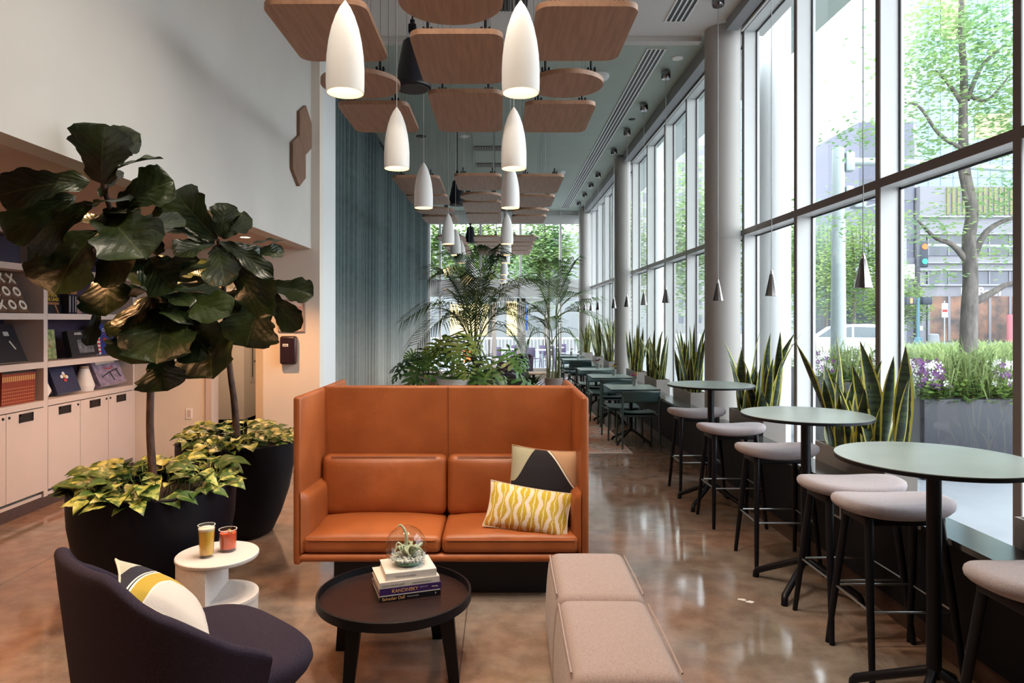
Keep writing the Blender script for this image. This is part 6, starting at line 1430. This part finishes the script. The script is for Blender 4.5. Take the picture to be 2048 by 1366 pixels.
h1 = MB().rbox(-.75, -.2, -.15, .15, 2.7, 3.15, .03, 2).build('signal_head', sig_b, o); MB().box(-.55, -.42, -.17, -.15, 2.78, 3.07).build('walk_hand_lamp', mat('orange_hand_glow', (1, .3, .05), .4, emit=(1, .25, .06), estr=1.4), h1, smooth=False); MB().rbox(.2, .75, -.15, .15, 2.7, 3.15, .03, 2).build('signal_head', sig_b, o); MB().box(.05, .2, -.12, -.09, 1.2, 1.45).build('push_button_plate', white_plastic, o, smooth=False)
o = thing('street_sign', 'white street sign plate on a thin post beside the pedestrian signal', 'street sign', (25.4, 39, -0.05)); MB().cyl((0, 0), .03, 0, 2.9, 8).build('post', pole_g, o); MB().box(-.17, .17, -.04, -.03, 1.95, 2.75).build('plate', white_plastic, o, smooth=False); MB().box(-.15, .15, -.043, -.04, 2.25, 2.4).build('red_band', red_t, o, smooth=False)
o = thing('bollard', 'tapered concrete bollard next to the pedestrian signal base', 'bollard', (25.1, 39.5, -0.05)); MB().lathe([(0.36, 0), (0.26, .95), (.2, 1.0), (0, 1.0)], 18).build('body', pave, o); MB().cyl((0, 0), .38, -0.02, 0.05, 18).build('foot', pave, o)
# white car
cw = mat('white_car_paint', (0.74, 0.75, 0.77), 0.2, noise_amt=0.02, coat=0.5); cgl = mat('car_glass', (0.12, 0.15, 0.17), 0.08, noise_amt=0.05); tyre = mat('tyre_black', (0.02, 0.02, 0.02), 0.8, noise_amt=0.1)
car = thing('car', 'white car waiting on the street behind the leafy window planter', 'car', (15.3, 30.5, -0.12), radians(-22))
prof_c = [(-2.2, .45), (-2.25, .8), (-2.1, 1.0), (-1.9, 1.05), (-1.2, 1.1), (-.6, 1.55), (-.2, 1.66), (1.0, 1.70), (1.7, 1.62), (2.1, 1.1), (2.2, .9), (2.2, .5), (2.0, .3), (-2.0, .3)]
Tc = Matrix.Rotation(pi / 2, 4, 'X')
MB().prism(prof_c[::-1], -.9, .9, Tc).build('body', cw, car, angle=30)
m = MB().prism([(-1.05, 1.12), (-.55, 1.5), (.3, 1.58), (.3, 1.12)][::-1], -.91, .91, Tc); m.prism([(.38, 1.12), (.38, 1.58), (1.55, 1.55), (1.9, 1.12)][::-1], -.91, .91, Tc); m.build('side_glass', cgl, car, smooth=False)
MB().bar((2.13, 0, 1.12), (1.76, 0, 1.58), 1.5, .02).build('rear_glass', cgl, car, smooth=False); MB().box(2.15, 2.24, -.86, .86, .42, .68).build('rear_bumper', sig_b, car, smooth=False)
for sy in (-1, 1):
    MB().rbox(2.08, 2.22, sy * .72 - .14, sy * .72 + .14, .88, 1.08, .03, 2).build('tail_lamp', mat('tail_lamp_red', (.6, .03, .01), .3, emit=(1, .15, .03), estr=1.2), car)
    for x in (-1.35, 1.35): MB().lathe([(.12, -.11), (.3, -.11), (.33, -.08), (.33, .08), (.3, .11), (.12, .11)], 24, Matrix.Translation((x, sy * .82, .33)) @ Matrix.Rotation(pi / 2, 4, 'X')).build('wheel', tyre, car)
MB().box(2.235, 2.245, -.25, .25, .72, .86).build('number_plate', white_plastic, car, smooth=False)
# buildings
def PB(px, py, Y): v = P(px, py, Y); return v.x, v.z
bg = mat('grey_panel_building', (0.20, 0.20, 0.225), 0.7, noise_amt=0.06, nscale=.4); bdark = mat('dark_ribbon_glass', (0.10, 0.11, 0.14), 0.2, noise_amt=0.3, nscale=.6); bwarm = mat('shop_interior_glow', (.24, .13, .09), .6, col2=(0.07, 0.06, 0.06), nscale=.9)
shop = thing('shop_building', 'grey shop building with white sign letters across the street', 'building', (32, 52, -0.05))
MB().box(0, 26, 0, 12, 0, 12).build('wall', bg, shop, smooth=False)
for (z0, z1, mm, nm_) in ((0.2, 3.6, bwarm, 'shop_front'), (4.5, 5.5, bdark, 'window_band'), (6.7, 8.2, bdark, 'window_band')): MB().box(.5, 25.5, -.08, 0, z0, z1).build(nm_, mm, shop, smooth=False)
for z_ in (4.4, 5.55, 6.1, 8.3, 9.6): MB().box(-.1, 26.1, -.2, 0, z_, z_ + .12).build('panel_joint', mat('pale_coping', (.25, .25, .27), .6, noise_amt=.03), shop, smooth=False)
mu_ = MB()
for k in range(17): mu_.box(.5 + k * 1.55, .68 + k * 1.55, -.14, 0, .2, 3.6); mu_.box(.5 + k * 1.55, .60 + k * 1.55, -.14, 0, 4.5, 5.5); mu_.box(.5 + k * 1.55, .60 + k * 1.55, -.14, 0, 6.7, 8.2)
mu_.build('mullion', bg, shop, smooth=False); up_ = MB()
for k in range(60): up_.box(2 + k * .4, 2.2 + k * .4, -.1, 0, 9.8, 11.9)
up_.build('louvre_slats', mat('ochre_louvre', (.18, .175, .08), .6, noise_amt=.1), shop, smooth=False)
text('sign_lettering', 'L.L.Bean', 0.9, mat('sign_white', (.9, .9, .9), .4, emit=(1, 1, 1), estr=1.5), shop, axes((2.95, -.25, 3.66), (1, 0, 0), (0, 0, 1)), extrude=.04)
MB().rbox(7.2, 8.3, -3.2, -2.6, 0, 3.6, .4, 3).build('ochre_pylon', mat('ochre_sign', (.75, .48, .12), .5, noise_amt=.05), shop); MB().cyl((5.3, -3), .75, .2, 2.2, 20, M=None).build('round_sign', mat('pink_round_sign', (.7, .25, .28), .5, noise_amt=.05), shop)
twr = thing('glass_tower', 'tall pale blue glass tower rising behind the street tree', 'building', (67, 110, -0.05)); MB().box(0, 40, 0, 20, 0, 110).build('facade', mat('blue_curtain_wall', (.21, .29, .36), .2, col2=(.15, .23, .31), nscale=.08), twr, smooth=False)
g_ = MB()
for k in range(40): g_.box(0, 40, -.1, 0, 2.75 * k, 2.75 * k + .15)
for k in range(21): g_.box(2 * k, 2 * k + .1, -.1, 0, 0, 110)
g_.build('mullion_grid', mat('tower_mullion', (.22, .27, .32), .5, noise_amt=.03), twr, smooth=False); MB().box(9.5, 15, -.15, 0, 31, 35).build('bright_reflection_panel', mat('painted_amber_reflection', (.32, .26, .15), .3, noise_amt=.1, nscale=.3), twr, smooth=False); MB().box(4, 8, -.15, 0, 47, 55).build('bright_reflection_panel', MATS['painted_amber_reflection'], twr, smooth=False)  # amber boxes put a bright reflection into the facade colour
blk = thing('corner_block', 'purple grey office block with dark window bands behind the leafy branch', 'building', (27.6, 52.5, -0.05)); MB().box(0, 4.2, 0, 8, 0, 17).build('wall', mat('purple_grey_wall', (.11, .115, .16), .6, noise_amt=.1, nscale=.5), blk, smooth=False)
for k in range(5): MB().box(-.05, 4.25, -.08, 0, 2 + 3 * k, 3.6 + 3 * k).build('window_band', bdark, blk, smooth=False)
low_ = thing('pale_building', 'low white building with fluted upper storey behind the roadside trees', 'building', (21, 47, -0.05)); MB().box(0, 7, 0, 5, 0, 8.3).build('wall', mat('white_cladding', (.24, .25, .26), .6, noise_amt=.04), low_, smooth=False); MB().box(-.3, 7.2, -.6, 0, 4.6, 5.6).build('canopy', mat('white_canopy', (.30, .30, .31), .6, noise_amt=.03), low_, smooth=False); MB().box(.2, 6.8, -.06, 0, 0.3, 4.2).build('glazing', bdark, low_, smooth=False); f_ = MB()
for k in range(24): f_.box(.15 + k * .28, .29 + k * .28, -.12, 0, 5.7, 8.2)
f_.build('flute_slats', bg, low_, smooth=False)
apt = thing('apartment_tower', 'pale apartment tower with rows of small windows seen between the columns', 'building', (17.5, 92, -0.05)); MB().box(0, 11.5, 0, 10, 0, 24).build('wall', mat('pale_apartment_wall', (.24, .235, .24), .7, noise_amt=.04), apt, smooth=False); MB().box(0.5, 11, .5, 9.5, 24, 25.5).build('roof_storey', bg, apt, smooth=False)
for r_ in range(11):
    for c_ in range(9): MB().box(.6 + c_ * 1.2, 1.25 + c_ * 1.2, -.06, 0, 1.4 + 2.05 * r_, 2.5 + 2.05 * r_).build('window', mat('apartment_window', (.12, .135, .16), .3, noise_amt=.1), apt, smooth=False)
slab = thing('slab_tower', 'blue glazed tower visible past the thick column', 'building', (27.5, 92, -0.05)); MB().box(2.5, 11, 2, 10, 0, 40).build('facade', MATS['blue_curtain_wall'], slab, smooth=False); g_ = MB()
for k in range(14): g_.box(2.5, 11, 1.9, 2, 2.8 * k, 2.8 * k + .3)
g_.build('floor_line_slats', MATS['tower_mullion'], slab, smooth=False)
# courtyard beyond the end wall
shopb = thing('courtyard_shop', 'yellow lit shop front beyond the glass end wall', 'building', (0, 41, -0.08)); MB().box(-9, 9, 0, 6, 0, 7).build('wall', mat('courtyard_stone', (.26, .27, .28), .7, noise_amt=.05), shopb, smooth=False); MB().box(-3.0, -.5, -.06, 0, .9, 2.8).build('lit_window', mat('yellow_shop_glow', (.9, .65, .3), .5, emit=(1, .72, .35), estr=0.7), shopb, smooth=False); MB().box(.4, 1.3, -.06, 0, .9, 3.0).build('lit_window', MATS['yellow_shop_glow'], shopb, smooth=False); MB().box(-9, 9, -.1, 0, 3.6, 4.2).build('fascia', MATS['white_canopy'], shopb, smooth=False)
um = thing('patio_parasol', 'folded blue parasol on white post outside the glass doors', 'parasol', (0.98, 28.5, -0.08)); MB().lathe([(0.03, 1.35), (.16, 1.4), (.20, 1.7), (.12, 2.4), (.03, 2.7), (0, 2.72)], 12).build('canopy', mat('parasol_blue', (.03, .14, .55), .6, noise_amt=.15), um); MB().cyl((0, 0), .028, 0, 1.4, 10).build('post', white_plastic, um); MB().cyl((0, 0), .25, 0, .08, 20).build('base', white_plastic, um)
pt = thing('patio_table', '', 'patio table', (0, 0, 0)); MB().cyl((0, 0), .35, .72, .75, 24).build('table_top', white_plastic, pt); MB().cyl((0, 0), .03, .03, .72, 10).build('pedestal', pole_g, pt); MB().cyl((0, 0), .22, 0, .03, 20).build('base', pole_g, pt)
pc = thing('patio_chair', '', 'patio chair', (0, 0, 0)); plum = mat('patio_chair_plum', (.10, .07, .14), .5, noise_amt=.1); MB().rbox(-.22, .22, -.22, .22, .43, .46, .01, 1).build('seat', plum, pc); MB().rbox(-.22, .22, -.25, -.22, .5, .85, .01, 1).build('backrest', plum, pc)
for sx in (-1, 1):
    for sy in (-1, 1): MB().tube([(sx * .2, sy * .21, .5 if sy < 0 else .44), (sx * .22, sy * .24, 0)], .014, 6).build('leg', plum, pc)
    MB().tube([(sx * .2, -.23, .85), (sx * .2, -.22, .44)], .012, 6).build('back_post', plum, pc)
uA, uD = [], []
for k, (x, y) in enumerate(((0.35, 25.6), (1.55, 25.0), (2.2, 27.2))):
    wd = ('near the parasol', 'near the doors', 'near the corner')[k]
    place(pt, uA, (x, y, -0.08), 0, f'round white patio table {wd}', 'patio tables outside')
    for j, a in enumerate((0.6, 3.5)): place(pc, uD, (x - .62 * sin(-a) * -1, y - .62 * cos(a), -0.08), -a, f'dark plum patio chair {("before", "behind")[j]} the patio table {wd}', 'patio chairs outside')
rlg = thing('patio_railing', 'low white railing around the patio outside the glass doors', 'railing', (0, 30.2, -0.08)); MB().box(-5, 5, -.03, .03, .98, 1.06).build('top_rail', white_plastic, rlg, smooth=False); r_ = MB()
for k in range(64): r_.box(-5 + k * .158, -4.97 + k * .158, -.015, .015, .1, .98)
r_.build('bars_lattice', white_plastic, rlg, smooth=False); MB().box(-5, 5, -.03, .03, .06, .12).build('bottom_rail', white_plastic, rlg, smooth=False)
for k, (x, y) in enumerate(((0.9, 29.6), (-1.4, 29.6))):
    o = thing('flower_pot', ['orange flower pot by the patio railing near the parasol', 'orange flower pot by the patio railing behind the palm'][k], 'flower pot', (x, y, -0.08)); MB().lathe([(.16, 0), (.22, .45), (.24, .5), (.2, .5), (0, .45)], 20).build('pot', mat('orange_pot', (.75, .2, .04), .5, noise_amt=.08), o); m = MB(); rnd = random.Random(k)
    for q in range(160):
        a = rnd.uniform(0, 6.28); p = Vector((rnd.gauss(0, .13), rnd.gauss(0, .13), .5 + rnd.uniform(0, .3))); e = Vector((cos(a), sin(a), .4)) * .1; s_ = Vector((-sin(a), cos(a), 0)) * .03; m.add([p, p + e * .5 + s_, p + e, p + e * .5 - s_], [(0, 1, 2, 3)])
    m.build('foliage', herb, o, smooth=False)

# ------------------------------------------------------------------ daylight and lamps
w = bpy.data.worlds.new('overcast_sky'); SC.world = w; w.use_nodes = True
nt = w.node_tree; bgn = nt.nodes['Background']; tc = nt.nodes.new('ShaderNodeTexCoord'); sp = nt.nodes.new('ShaderNodeSeparateXYZ'); rmp = nt.nodes.new('ShaderNodeValToRGB')
nt.links.new(tc.outputs['Generated'], sp.inputs[0]); nt.links.new(sp.outputs[2], rmp.inputs['Fac']); nt.links.new(rmp.outputs['Color'], bgn.inputs['Color'])
rmp.color_ramp.elements[0].color = (0.95, 0.97, 1, 1); rmp.color_ramp.elements[1].color = (0.80, 0.90, 1.0, 1); bgn.inputs['Strength'].default_value = SKY
for k, (x, y) in enumerate(((-2.55, 1.2), (-2.55, 2.6), (-2.55, 4.0), (-2.55, 5.4), (-2.55, 6.83))): lamp('SPOT', 'alcove_downlight', (x, y, 2.57), ALC_W * (2.4 if k == 4 else 1), WARM, 0.045, 130, 0.6)
lamp('POINT', 'corridor_light', (-3.7, 10.6, 2.4), 90, (1, .75, .5), 0.15)
for k, (x, y) in enumerate(((-0.785, 0.1), (0.105, 0.1), (-0.785, -1.65), (0.105, -1.65))): lamp('SPOT', 'pendant_light', (x, y, 2.95), PEN_W, (1.0, 0.66, 0.36), 0.04, 118, 0.7)
for (x, y) in ((-0.85, 3.85), (0.15, 3.85), (-0.35, 2.7), (-1.5, 2.3), (0.6, 2.0)): lamp('SPOT', 'fill_spot', (x, y, 5.15), SPOT_W, (1.0, 0.86, 0.70), 0.06, 95, 0.8, aim=(x, y + 0.1, 0))  # added spots without fixtures, to warm the sofa and foreground floor
for k, y in enumerate([4.36, 5.83, 7.26, 9.55, 11.0, 12.47]): lamp('SPOT', 'cone_light', (2.32, y, 1.995), 6, (1.0, 0.75, 0.5), 0.015, 80, 0.5)

# torn paper scraps on the floor, and things standing on the rug lifted onto its pile
rnd = random.Random(4)
for k, (x, y) in enumerate(((1.515, 4.27), (1.55, 4.235))):
    pts = [(0.03 * cos(a) * rnd.uniform(.5, 1.2), 0.018 * sin(a) * rnd.uniform(.5, 1.2)) for a in [2 * pi * q / 9 for q in range(9)]]
    tag(MB().prism(pts, 0.0, 0.0012).build('paper_scrap', mat('torn_paper', (.85, .84, .82), .8, noise_amt=.03), smooth=False, loc=(x, y, 0.0005)), ('small torn white paper scrap on the floor, the one farther from the stools', 'small torn white paper scrap on the floor, the one closer to the stools')[k], 'paper scrap')
for q in list(COL.objects):
    if q.parent is None and q.get('category') in ('chair', 'cafe table', 'table', 'potted plant', 'potted palm') and -1.42 < q.location.x < 1.74 and 8.92 < q.location.y < 14.46: q.location.z += 0.0105

# ------------------------------------------------------------------ camera
cam = bpy.data.cameras.new('camera'); co = bpy.data.objects.new('camera', cam); COL.objects.link(co); SC.camera = co
co.location = (0, 0, EYE); co.rotation_euler = (pi / 2, 0, 0); cam.sensor_width = 36.0; cam.lens = 36.0 * FP / 2048.0
cam.shift_x = 24.0 / 2048; cam.shift_y = -43.0 / 2048; cam.clip_start = 0.05; cam.clip_end = 500
SC.view_settings.view_transform = 'Standard'; SC.view_settings.look = 'None'; SC.view_settings.gamma = 1.0; SC.view_settings.use_curve_mapping = False; SC.view_settings.exposure = EXPO
cy = SC.cycles; cy.use_denoising = True; cy.max_bounces = 7; cy.diffuse_bounces = 4; cy.glossy_bounces = 3; cy.transmission_bounces = 6; cy.transparent_max_bounces = 16; cy.caustics_reflective = False; cy.caustics_refractive = False; cy.sample_clamp_indirect = 6.0; cy.use_adaptive_sampling = True; cy.adaptive_threshold = 0.02
